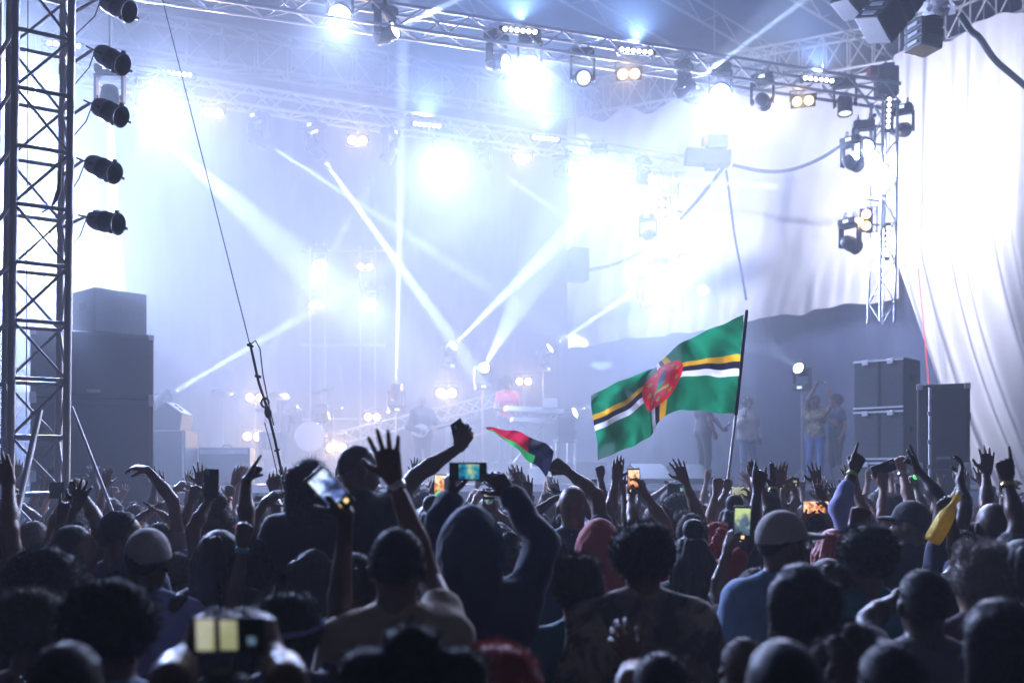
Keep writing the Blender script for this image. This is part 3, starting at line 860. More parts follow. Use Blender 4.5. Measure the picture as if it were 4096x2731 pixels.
drum(1175, 1660, 0.1, 0.15, 0.22, (0.1, -0.6, 0.8)); drum(1285, 1655, 0.1, 0.16, 0.24, (-0.1, -0.6, 0.8)); drum(1080, 1760, 0.2, 0.22, 0.36, (0, -0.1, 1)); drum(1345, 1745, 0.3, 0.20, 0.16, (0, -0.15, 1))
cymbal(893, 1570, 0.3, 0.24, 0.25); cymbal(960, 1590, 0.8, 0.22, -0.1); cymbal(1120, 1585, 0.5, 0.23, 0.25); cymbal(1290, 1565, 0.4, 0.24, -0.3); cymbal(1055, 1640, 0.2, 0.18, 0.1); cymbal(1335, 1640, 0.0, 0.2, -0.25)
for px, py in ((1360, 1400), (1275, 1430), (1215, 1560)):
    c = at(px + 10, py + 170, D); MB().tube(c, at(px, py + 60, D), 0.008, n=6).build('microphone_stand', CHROME, dk)

# keyboard rig
kr = MB().box(on_deck(2080, 20.4) + Vector((0.4, 0, 0.21)), (2.6, 1.8, 0.42)).build('keyboard_riser', DECK)
tag(kr, 'black platform under the keyboard player', 'riser')
kb = thing('keyboard', on_deck(2140, 19.9, 0.42), 'two tier white keyboard on a metal stand before the red shirted player', 'keyboard')
c = at(2135, 1640, 19.9)
for dz, dx in ((0.0, 0.0), (-0.22, 0.12)):
    k_ = MB().box(c + Vector((dx, 0, dz)), (1.15, 0.36, 0.09), Matrix.Rotation(0.04, 3, 'Y') @ Matrix.Rotation(0.18, 3, 'Z'), bevel=0.01).build('key_case', WHITEPL if dz == 0 else GREY, kb)
    for i in range(20):
        MB().box(c + Vector((dx, 0, dz)) + Matrix.Rotation(0.18, 3, 'Z') @ Vector((-0.5 + i * 0.05, 0.06, 0.052)), (0.044, 0.16, 0.016), Matrix.Rotation(0.18, 3, 'Z')).build('key', WHITEPL, k_)
bot = DECK_Z + 0.42
for s in (-1, 1):
    MB().tube((c.x + s * 0.45, c.y, c.z - 0.02), (c.x - s * 0.40, c.y, bot), 0.022, n=8).build('stand_leg', GREY, kb)
    MB().tube((c.x + s * 0.45, c.y + 0.2, c.z - 0.02), (c.x - s * 0.40, c.y + 0.2, bot), 0.022, n=8).build('stand_leg', GREY, kb)
lp = thing('laptop', at(2200, 1605, 19.9), 'open laptop perched on the keyboard', 'laptop')
MB().box(at(2200, 1612, 19.95), (0.30, 0.02, 0.20), Matrix.Rotation(-0.3, 3, 'X')).build('lid', GREY, lp)
MB().box(at(2200, 1632, 19.8), (0.30, 0.22, 0.02)).build('base', GREY, lp)
r_ = thing('amplifier_rack', on_deck(2165, 19.0), 'pale amplifier box below the keyboard', 'amplifier')
MB().box(on_deck(2165, 19.0) + Vector((0, 0, 0.5)), (0.42, 0.3, 0.42), bevel=0.01).build('cabinet', WHITEPL, r_)
MB().box(on_deck(2165, 19.0) + Vector((0, -0.16, 0.5)), (0.36, 0.02, 0.34)).build('grille', GRILLE, r_)
MB().box(on_deck(2165, 19.0) + Vector((0, 0, 0.145)), (0.5, 0.36, 0.285)).build('stand', GREY, r_)
r_ = thing('monitor_speaker', on_deck(2262, 19.2), 'dark speaker on a pipe frame beside the keyboard', 'loudspeaker')
MB().box(on_deck(2262, 19.2) + Vector((0, 0, 1.05)), (0.34, 0.3, 0.5), bevel=0.02).build('cabinet', CAB, r_)
for s in (-1, 1):
    MB().tube(on_deck(2262, 19.2) + Vector((s * 0.18, 0, 0)), on_deck(2262, 19.2) + Vector((s * 0.18, 0, 0.85)), 0.02).build('post', ALU, r_)
MB().box(on_deck(2262, 19.2) + Vector((0, 0, 0.83)), (0.44, 0.3, 0.03)).build('shelf', ALU, r_)
# lengths of truss laid on the deck behind the band
truss('short aluminium truss lying slantwise on risers behind the guitarist', at(1370, 1750, 21.8), at(1980, 1600, 22.4), 0.26, 0.26, 0.32, 0.022, 0.011)
# wedges at the stage edge
for i, (x, D_) in enumerate(((2600, 17.7), (2760, 18.0), (1480, 15.8), (3420, 19.4))):
    p = on_deck(x, D_)
    r_ = thing('floor_monitor', p, ('floor monitor at the deck edge under the big flag', 'floor monitor at the feet of the singer in black', 'floor monitor at the deck edge before the drums', 'floor monitor beside the double door stack')[i], 'loudspeaker')
    b = MB()
    prof = [(-0.28, 0.0), (0.22, 0.0), (0.26, 0.30), (0.12, 0.36), (-0.28, 0.10)]
    R = Matrix.Rotation(1.57 + 0.4, 3, 'Z')
    vs = [p + R @ Vector((xx, y, z)) for y in (-0.33, 0.33) for xx, z in prof]
    b._add(vs, [(0, 1, 2, 3, 4), (9, 8, 7, 6, 5)] + [(k, k + 5, (k + 1) % 5 + 5, (k + 1) % 5) for k in range(5)])
    b.build('cabinet', CAB, r_)
# white leaf shaped banner at the stage edge
b = MB()
prof = []
for i in range(13):
    t = i / 12; prof.append((0.055 * math.sin(PI * t) ** 0.8 + 0.003, t * 0.38))
c = at(2650, 2045, 12.5)
vs = [c + Vector((sgn * w_ + 0.08 * (h_ / 0.38), 0.012 * y_, h_)) for y_ in (-1, 1) for sgn in (-1, 1) for w_, h_ in prof]
def fi(y_, s_, i): return (y_ * 2 + s_) * 13 + i
fs = []
for i in range(12):
    fs += [(fi(0, 0, i), fi(0, 1, i), fi(0, 1, i + 1), fi(0, 0, i + 1)), (fi(1, 0, i), fi(1, 0, i + 1), fi(1, 1, i + 1), fi(1, 1, i)),
           (fi(0, 0, i), fi(0, 0, i + 1), fi(1, 0, i + 1), fi(1, 0, i)), (fi(0, 1, i), fi(1, 1, i), fi(1, 1, i + 1), fi(0, 1, i + 1))]
b._add(vs, fs)
ban = thing('paddle_sign', (c.x, c.y, 0), 'white pointed oval sign on a stick above the crowd before the stage', 'sign')
b.build('panel', mat('thin white sign board', (0.75, 0.75, 0.75), 0.5, trans=0.5), ban)
MB().lathe([(0.012, 0), (0.022, 0.003), (0.012, 0.006)], c + Vector((0.035, -0.016, 0.15)), (0, -1, 0), 14).build('ring_mark', RUBBER, ban)
MB().tube((c.x, c.y, 0), c + Vector((0, 0, 0.05)), 0.012).build('stick', GREY, ban)
# crowd barrier
for i in range(7):
    u = -6.3 + i * 2.1
    p = FRONT + U * u + V * -1.6
    r_ = thing('crowd_barrier', p, 'aluminium crowd barrier section standing before the stage', 'barrier', 'barrier sections before the stage')
    for k in range(11):
        q = p + U * (-1.0 + k * 0.2)
        rod('bar', q, q + Vector((0, 0, 1.1)), 0.012, ALU, r_)
    rod('rail', p - U, p - U * 1 + U * 2, 0.022, ALU, r_)
    rod('rail', p - U + Vector((0, 0, 1.1)), p + U + Vector((0, 0, 1.1)), 0.022, ALU, r_)
# ================================================================== people
def v3(*a): return np.array(a, dtype=np.float64)

class Field:
    def __init__(s, lo, hi, h):
        s.lo = np.asarray(lo, float); s.h = h
        s.n = np.maximum(3, np.ceil((np.asarray(hi) - s.lo) / h).astype(int) + 1)
        s.F = np.full(s.n, 1.0, dtype=np.float32)
        s.ax = [s.lo[i] + h * np.arange(s.n[i]) for i in range(3)]
    def sub(s, lo, hi):
        a = np.clip(np.floor((lo - s.lo) / s.h).astype(int), 0, s.n)
        b = np.clip(np.ceil((hi - s.lo) / s.h).astype(int) + 1, 0, s.n)
        if np.any(b <= a): return None
        sl = tuple(slice(a[i], b[i]) for i in range(3))
        return sl, s.ax[0][sl[0]][:, None, None], s.ax[1][sl[1]][None, :, None], s.ax[2][sl[2]][None, None, :]
    def blend(s, sl, d, k):
        f = s.F[sl]
        if k <= 0: s.F[sl] = np.minimum(f, d); return
        hh = np.clip(0.5 + 0.5 * (f - d) / k, 0, 1)
        s.F[sl] = f * (1 - hh) + d * hh - k * hh * (1 - hh)
    def cone(s, a, b, ra, rb, k):
        m = max(ra, rb) + k + 2.5 * s.h
        q = s.sub(np.minimum(a, b) - m, np.maximum(a, b) + m)
        if q is None: return
        sl, X, Y, Z = q
        ab = b - a; L2 = max(1e-9, ab @ ab)
        t = np.clip(((X - a[0]) * ab[0] + (Y - a[1]) * ab[1] + (Z - a[2]) * ab[2]) / L2, 0, 1)
        d = np.sqrt((X - a[0] - t * ab[0]) ** 2 + (Y - a[1] - t * ab[1]) ** 2 + (Z - a[2] - t * ab[2]) ** 2) - (ra + (rb - ra) * t)
        s.blend(sl, d.astype(np.float32), k)
    def ell(s, c, r, k, R=None):
        m = max(r) + k + 2.5 * s.h
        q = s.sub(c - m, c + m)
        if q is None: return
        sl, X, Y, Z = q
        X, Y, Z = X - c[0], Y - c[1], Z - c[2]
        if R is not None:
            X, Y, Z = (R[0, 0] * X + R[1, 0] * Y + R[2, 0] * Z), (R[0, 1] * X + R[1, 1] * Y + R[2, 1] * Z), (R[0, 2] * X + R[1, 2] * Y + R[2, 2] * Z)
        k0 = np.sqrt((X / r[0]) ** 2 + (Y / r[1]) ** 2 + (Z / r[2]) ** 2)
        k1 = np.sqrt((X / r[0] ** 2) ** 2 + (Y / r[1] ** 2) ** 2 + (Z / r[2] ** 2) ** 2) + 1e-6
        s.blend(sl, (k0 * (k0 - 1) / k1).astype(np.float32), k)
    def run(s, prims, grow=0.0):
        for p in prims:
            if p[0] == 'c': s.cone(p[1], p[2], p[3] + grow, p[4] + grow, p[5])
            else: s.ell(p[1], [q + grow for q in p[2]], p[3], p[4])
        return s
    def noise(s, amp, f, seed=0):
        X, Y, Z = s.ax[0][:, None, None] * f + seed, s.ax[1][None, :, None] * f, s.ax[2][None, None, :] * f
        s.F += (amp * (np.sin(X + 1.7 * np.sin(Z * 0.7 + seed)) * np.sin(Y * 1.1 + 1.3 * np.sin(X * 0.6)) * np.sin(Z + 0.8 * np.sin(Y)))).astype(np.float32)
        return s
    def mesh(s):
        """naive surface nets"""
        F = s.F; neg = F < 0
        a = neg[:-1, :-1, :-1]
        cnt = np.zeros(a.shape, np.int8)
        for dx in (0, 1):
            for dy in (0, 1):
                for dz in (0, 1):
                    cnt += neg[dx:dx + a.shape[0], dy:dy + a.shape[1], dz:dz + a.shape[2]]
        act = (cnt > 0) & (cnt < 8)
        I = np.argwhere(act)
        if len(I) == 0: return np.zeros((0, 3)), np.zeros((0, 4), int)
        idx = np.full(act.shape, -1, np.int64); idx[act] = np.arange(len(I))
        c8 = {}
        for dx in (0, 1):
            for dy in (0, 1):
                for dz in (0, 1):
                    c8[dx, dy, dz] = F[I[:, 0] + dx, I[:, 1] + dy, I[:, 2] + dz].astype(float)
        acc = np.zeros((len(I), 3)); num = np.zeros(len(I))
        for k in c8:
            for axn in range(3):
                if k[axn]: continue
                k2 = tuple(1 if i == axn else k[i] for i in range(3))
                f0, f1 = c8[k], c8[k2]
                x = (f0 < 0) != (f1 < 0)
                t = np.where(x, f0 / np.where(x, f0 - f1, 1), 0)
                p = np.array(k, float)[None, :].repeat(len(I), 0); p[:, axn] = t
                acc += p * x[:, None]; num += x
        vs = s.lo + s.h * (I + acc / num[:, None])
        fs = []
        for axn in range(3):
            n1, n2 = [(1, 2), (2, 0), (0, 1)][axn]
            sl0 = [slice(None)] * 3; sl1 = [slice(None)] * 3
            sl0[axn] = slice(0, -1); sl1[axn] = slice(1, None)
            ch = neg[tuple(sl0)] != neg[tuple(sl1)]
            E_ = np.argwhere(ch)
            ok = (E_[:, n1] > 0) & (E_[:, n2] > 0) & (E_[:, n1] < F.shape[n1] - 1) & (E_[:, n2] < F.shape[n2] - 1)
            E_ = E_[ok]
            inside = neg[tuple(sl0)][E_[:, 0], E_[:, 1], E_[:, 2]]
            o1 = np.zeros(3, int); o1[n1] = 1; o2 = np.zeros(3, int); o2[n2] = 1
            g_ = lambda e: idx[e[:, 0], e[:, 1], e[:, 2]]
            q = np.stack([g_(E_ - o1 - o2), g_(E_ - o2), g_(E_), g_(E_ - o1)], 1)
            q[~inside] = q[~inside][:, ::-1]
            fs.append(q)
        return vs, np.concatenate(fs)

def npmesh(name, parts, materials, mat_idx=None):
    """parts: list of (verts, quads)"""
    o = 0; V_, Q_ = [], []
    for v, q in parts:
        V_.append(v); Q_.append(q + o); o += len(v)
    V_ = np.concatenate(V_); Q_ = np.concatenate(Q_)
    me = bpy.data.meshes.new(name)
    me.vertices.add(len(V_)); me.vertices.foreach_set('co', V_.astype(np.float32).ravel())
    me.loops.add(len(Q_) * 4); me.loops.foreach_set('vertex_index', Q_.astype(np.int32).ravel())
    me.polygons.add(len(Q_))
    me.polygons.foreach_set('loop_start', np.arange(0, len(Q_) * 4, 4, dtype=np.int32))
    me.polygons.foreach_set('use_smooth', np.ones(len(Q_), bool))
    for m in materials: me.materials.append(m)
    me.update(calc_edges=True)
    return me

SKINS = [mat('dark brown skin', (0.10, 0.045, 0.030), 0.42, vary=0.15, scale=12), mat('brown skin', (0.15, 0.078, 0.05), 0.45, vary=0.15, scale=12),
         mat('deep brown skin', (0.05, 0.026, 0.019), 0.42, vary=0.15, scale=12), mat('light brown skin', (0.27, 0.15, 0.10), 0.5, vary=0.12, scale=12),
         mat('fair skin', (0.42, 0.26, 0.20), 0.5, vary=0.1, scale=12)]
HAIRM = {'black': mat('black hair', (0.012, 0.010, 0.010), 0.6, sheen=0.1), 'brown': mat('brown hair', (0.06, 0.03, 0.018), 0.6, sheen=0.1),
         'blond': mat('blond hair', (0.38, 0.27, 0.16), 0.5, sheen=0.3), 'red': mat('red dyed hair', (0.42, 0.04, 0.025), 0.5, sheen=0.3),
         'orange': mat('orange dyed hair', (0.50, 0.20, 0.05), 0.5, sheen=0.3), 'grey': mat('ash hair', (0.30, 0.25, 0.22), 0.5, sheen=0.3)}
def cloth(name, c): return mat(name + ' fabric', c, 0.85, vary=0.18, scale=9, sheen=0.2, bump=0.12, bscale=120)
CL = {'black': cloth('black', (0.018, 0.018, 0.022)), 'navy': cloth('navy', (0.02, 0.028, 0.07)), 'grey': cloth('grey', (0.13, 0.13, 0.14)), 'white': cloth('white', (0.6, 0.6, 0.6)),
      'tan': cloth('tan', (0.33, 0.24, 0.14)), 'red': cloth('red', (0.42, 0.04, 0.04)), 'blue': cloth('blue', (0.06, 0.12, 0.33)), 'lilac': cloth('lilac', (0.33, 0.34, 0.62)),
      'olive': cloth('olive', (0.10, 0.10, 0.05)), 'teal': cloth('teal', (0.03, 0.16, 0.2)), 'denim': cloth('denim', (0.05, 0.08, 0.16)), 'coral': cloth('coral', (0.75, 0.10, 0.11)),
      'cream': cloth('cream', (0.36, 0.33, 0.29)), 'plum': cloth('plum', (0.12, 0.03, 0.08)), 'paleblue': cloth('pale blue', (0.13, 0.22, 0.38)), 'print': mat('gold print fabric', (0.16, 0.12, 0.06), 0.7, vary=0.9, scale=22),
      'stripe': None}

def patchwork():
    """washed tan jacket with darker printed patches"""
    m = mat('patterned tan jacket', (0.30, 0.24, 0.19), 0.85, bump=0.25, bscale=60)
    nt = m.node_tree; b = nt.nodes['Principled BSDF']; tc = nt.nodes['Texture Coordinate']
    n = nt.nodes.new('ShaderNodeTexNoise'); n.inputs['Scale'].default_value = 7.0; n.inputs['Detail'].default_value = 2.0; n.inputs['Distortion'].default_value = 1.2
    nt.links.new(tc.outputs['Object'], n.inputs['Vector'])
    r = nt.nodes.new('ShaderNodeValToRGB'); r.color_ramp.interpolation = 'EASE'
    r.color_ramp.elements[0].position = 0.40; r.color_ramp.elements[0].color = (0.07, 0.065, 0.07, 1)
    r.color_ramp.elements[1].position = 0.58; r.color_ramp.elements[1].color = (0.38, 0.30, 0.23, 1)
    e = r.color_ramp.elements.new(0.49); e.color = (0.20, 0.16, 0.14, 1)
    nt.links.new(n.outputs['Fac'], r.inputs[0]); nt.links.new(r.outputs[0], b.inputs['Base Color'])
    return m
CL['stripe'] = patchwork()

# --- hair and headwear, made once per style in head space (origin = centre of the head, facing +y)
def head_field(h, lo=(-0.28, -0.30, -0.42), hi=(0.28, 0.24, 0.36)): return Field(v3(*lo), v3(*hi), h)
def cut(f, zoff, slope, y0):
    X, Y, Z = f.ax[0][:, None, None], f.ax[1][None, :, None], f.ax[2][None, None, :]
    keep = ((Z - zoff) - slope * (Y - y0)) / math.sqrt(1 + slope * slope) + 0 * X
    f.F = np.maximum(f.F, -keep.astype(np.float32))
    return f
CR, CC = (0.076, 0.097, 0.096), v3(0, -0.008, 0.022)      # skull
def fuzz(vs, qs, n, length, seed, w=0.0011, droop=0.0, curl=0.7):
    """short loose hairs standing off the surface: thin blades"""
    r = np.random.default_rng(seed)
    tri = vs[qs]
    nrm = np.cross(tri[:, 2] - tri[:, 0], tri[:, 3] - tri[:, 1]); nrm /= np.linalg.norm(nrm, axis=1)[:, None] + 1e-9
    pick = r.integers(0, len(qs), n)
    c = (tri[pick] * r.dirichlet((1, 1, 1, 1), n)[:, :, None]).sum(1)
    d = nrm[pick] + r.normal(0, curl, (n, 3)); d[:, 2] -= droop; d /= np.linalg.norm(d, axis=1)[:, None]
    s_ = np.cross(d, r.normal(0, 1, (n, 3))); s_ /= np.linalg.norm(s_, axis=1)[:, None] + 1e-9
    L = length * r.uniform(0.4, 1.3, (n, 1))
    c = c - d * 0.003
    P = np.stack([c - s_ * w, c + s_ * w, c + d * L + s_ * w * 0.35, c + d * L - s_ * w * 0.35], 1).reshape(-1, 3)
    return P, np.arange(n * 4).reshape(n, 4)
_hair = {}
def hair_mesh(style, colr):
    key = (style, colr)
    if key in _hair: return _hair[key]
    r = random.Random(hash(style) % 1000 if False else sum(map(ord, style + colr)))
    f = head_field(0.011)
    fz = (900, 0.012, 0.0)
    if style in ('short', 'fade'):
        f.ell(CC, [q + (0.010 if style == 'short' else 0.004) for q in CR], 0); f.noise(0.0028, 120); cut(f, 0.015 if style == 'short' else 0.03, 1.0, -0.02); fz = (4200, 0.011, 0.0) if style == 'short' else (2500, 0.005, 0.0)
    elif style == 'afro':
        f.ell(v3(0, -0.02, 0.05), (0.118, 0.125, 0.112), 0); f.noise(0.006, 60); f.noise(0.003, 150, 2); cut(f, -0.02, 0.9, 0.02); fz = (7500, 0.024, 0.0)
    elif style == 'bigafro':
        f.ell(v3(0, -0.02, 0.055), (0.150, 0.15, 0.135), 0); f.noise(0.008, 50); f.noise(0.003, 140, 2); cut(f, -0.03, 0.8, 0.03); fz = (9000, 0.028, 0.0)
    elif style == 'curly':
        for i in range(46):
            a, b_ = r.uniform(0, 2 * PI), r.uniform(-0.35, 1.0)
            rad = math.sqrt(max(0, 1 - b_ * b_))
            f.ell(v3(0.092 * rad * math.cos(a), -0.015 + 0.108 * rad * math.sin(a), 0.03 + 0.105 * b_), (0.032, 0.032, 0.030), 0.008)
        f.ell(CC, [q + 0.01 for q in CR], 0.01); cut(f, -0.02, 0.9, 0.02); fz = (5500, 0.022, 0.0)
    elif style == 'bun':
        f.ell(CC, [q + 0.012 for q in CR], 0); cut(f, 0.0, 1.0, -0.02); f.ell(v3(0, -0.045, 0.155), (0.052, 0.05, 0.045), 0.012); f.noise(0.003, 120); fz = (4000, 0.018, 0.0)
    elif style == 'puffs':
        f.ell(CC, [q + 0.012 for q in CR], 0); cut(f, 0.0, 1.0, -0.02)
        for x, z in ((-0.095, 0.10), (0.095, 0.10), (0, 0.15)): f.ell(v3(x, -0.02, z), (0.065, 0.06, 0.06), 0.01)
        f.noise(0.004, 80); fz = (7000, 0.024, 0.0)
    elif style == 'long':
        f.ell(CC, [q + 0.016 for q in CR], 0); cut(f, 0.0, 0.9, -0.01)
        for x in (-0.07, -0.025, 0.025, 0.07): f.cone(v3(x, -0.055, 0.04), v3(x * 1.15, -0.085 + abs(x) * 0.3, -0.30 + r.uniform(-0.04, 0.04)), 0.045, 0.030, 0.02)
        f.noise(0.004, 70); fz = (3600, 0.024, 0.8)
    elif style == 'bob':
        f.ell(v3(0, -0.02, 0.02), (0.098, 0.112, 0.112), 0); cut(f, -0.02, 0.9, 0.03)
        for s_ in (-1, 1): f.cone(v3(s_ * 0.075, -0.03, 0.0), v3(s_ * 0.08, -0.03, -0.13), 0.03, 0.022, 0.02)
        f.cone(v3(-0.04, -0.08, 0), v3(-0.04, -0.075, -0.13), 0.035, 0.03, 0.02); f.cone(v3(0.04, -0.08, 0), v3(0.04, -0.075, -0.13), 0.035, 0.03, 0.02)
        f.noise(0.004, 80); fz = (3600, 0.022, 0.4)
    elif style in ('dreads', 'locks'):
        f.ell(CC, [q + 0.012 for q in CR], 0); cut(f, 0.0, 1.0, -0.02)
        for i in range(30):
            a = r.uniform(0.85 * PI, 2.15 * PI)
            p0 = v3(0.07 * math.cos(a), -0.01 + 0.085 * math.sin(a), 0.06 + r.uniform(-0.04, 0.04))
            p1 = v3(0.115 * math.cos(a), -0.02 + 0.115 * math.sin(a), -0.03 + r.uniform(-0.02, 0.02))
            p2 = p1 + v3(r.uniform(-0.01, 0.01), -0.01, -r.uniform(0.14, 0.3))
            f.cone(p0, p1, 0.015, 0.014, 0.004); f.cone(p1, p2, 0.014, 0.009, 0.003)
        if style == 'locks': f.ell(v3(0, -0.03, 0.15), (0.06, 0.055, 0.055), 0.01)
        f.noise(0.003, 150); fz = (1200, 0.014, 0.2)
    elif style == 'updo':
        f.ell(v3(0, -0.03, 0.04), (0.10, 0.11, 0.105), 0); cut(f, -0.01, 0.9, 0.0)
        for i in range(16):
            a = r.uniform(0, 2 * PI); f.ell(v3(0.05 * math.cos(a), -0.04 + 0.05 * math.sin(a), 0.12 + r.uniform(-0.02, 0.03)), (0.038, 0.038, 0.03), 0.008)
        f.noise(0.004, 110); fz = (6000, 0.03, -0.2)
    vs, qs = f.mesh()
    blades = fuzz(vs, qs, *fz[:2], 7, droop=fz[2])
    me = npmesh('hair', [(vs, qs), blades], [HAIRM[colr]])
    _hair[key] = me
    return me
def hood_mesh(colr):
    key = ('hood', colr)
    if key in _hair: return _hair[key]
    f = head_field(0.012)
    f.ell(v3(0, -0.03, 0.03), (0.122, 0.145, 0.135), 0); f.ell(v3(0, -0.06, 0.10), (0.06, 0.08, 0.075), 0.06)
    f.cone(v3(0, -0.03, -0.02), v3(0, -0.02, -0.24), 0.115, 0.135, 0.06)
    g_ = head_field(0.012); g_.ell(v3(0, 0.09, 0.0), (0.085, 0.13, 0.12), 0)
    f.F = np.maximum(f.F, -g_.F)
    f.noise(0.004, 55); f.noise(0.0025, 120, 3)
    vs, qs = f.mesh()
    me = npmesh('hood', [(vs, qs)], [CL[colr]]); _hair[key] = me
    return me
def cap_mesh(colr):
    key = ('cap', colr)
    if key in _hair: return _hair[key]
    f = head_field(0.009)
    f.ell(CC + v3(0, 0, 0.012), [CR[0] + 0.016, CR[1] + 0.014, CR[2] + 0.016], 0)
    X, Y, Z = f.ax[0][:, None, None], f.ax[1][None, :, None], f.ax[2][None, None, :]
    f.F = np.maximum(f.F, (-(Z - 0.02 - 0.15 * Y) + 0 * X).astype(np.float32))
    g_ = head_field(0.009); g_.ell(v3(0, 0.105, 0.035), (0.082, 0.095, 0.016), 0)
    f.F = np.minimum(f.F, np.maximum(g_.F, -(Y - 0.05) + 0 * X + 0 * Z).astype(np.float32))
    f.ell(v3(0, -0.01, 0.135), (0.012, 0.012, 0.006), 0.004)
    f.noise(0.0015, 90)
    vs, qs = f.mesh()
    me = npmesh('cap', [(vs, qs)], [CL[colr]]); _hair[key] = me
    return me

def nz(v): return v / (np.linalg.norm(v) + 1e-9)
def hand_prims(W, d, n, side, g, k):
    """five fingers of different lengths; n: where the palm faces"""
    d = nz(d); n = nz(n - d * (n @ d)); s_ = np.cross(d, n) * side
    curl = {'open': 0.13, 'flat': 0.07, 'fist': 1.45, 'point': 1.45, 'hold': 0.60, 'claw': 0.45, 'two': 1.45}[g]
    spread = {'open': 0.17, 'flat': 0.02, 'fist': 0.0, 'point': 0.0, 'hold': 0.05, 'claw': 0.14, 'two': 0.12}[g]
    P = []
    for i, (off, L, sp) in enumerate(((0.031, 0.072, 1.5), (0.0105, 0.081, 0.45), (-0.0105, 0.075, -0.5), (-0.030, 0.058, -1.6))):
        kn = W + k * (d * (0.088 - 0.008 * abs(i - 1.2)) + s_ * off)
        P.append(('c', W + k * (d * 0.008 + s_ * off * 0.55), kn, 0.0165 * k, 0.0125 * k, 0.012))
        c = curl
        if g == 'point' and i == 0: c = 0.05
        if g == 'two' and i in (0, 3): c = 0.06
        a = 0.0; p = kn
        base = nz(d * math.cos(spread * sp) + s_ * math.sin(spread * sp))
        for j, fr in enumerate((0.45, 0.31, 0.24)):
            a += c * (0.9 if j == 0 else (1.15 if j == 1 else 0.75)) * (1 + 0.1 * i)
            q = p + nz(base * math.cos(a) + n * math.sin(a)) * L * fr * k
            P.append(('c', p, q, (0.0095 - 0.001 * j) * k, (0.0088 - 0.001 * j) * k, 0.003))
            p = q
    tb = W + k * (d * 0.025 + s_ * 0.026 + n * 0.006)
    if g in ('fist', 'point', 'two'): t1, t2 = nz(d * 0.7 + s_ * 0.35 + n * 0.65), nz(d * 0.35 - s_ * 0.65 + n * 0.55)
    elif g in ('hold', 'claw'): t1, t2 = nz(d * 0.6 + s_ * 0.6 + n * 0.5), nz(d * 0.7 + s_ * 0.15 + n * 0.6)
    else: t1, t2 = nz(d * 0.55 + s_ * 0.85 + n * 0.15), nz(d * 0.85 + s_ * 0.5 + n * 0.1)
    q1 = tb + t1 * 0.045 * k; q2 = q1 + t2 * 0.034 * k
    P += [('c', W + k * (d * 0.01 + s_ * 0.012), tb, 0.017 * k, 0.0155 * k, 0.01), ('c', tb, q1, 0.0145 * k, 0.0108 * k, 0.008), ('c', q1, q2, 0.0105 * k, 0.008 * k, 0.003)]
    return P

def rotm(e): return np.array(Euler(e).to_matrix())

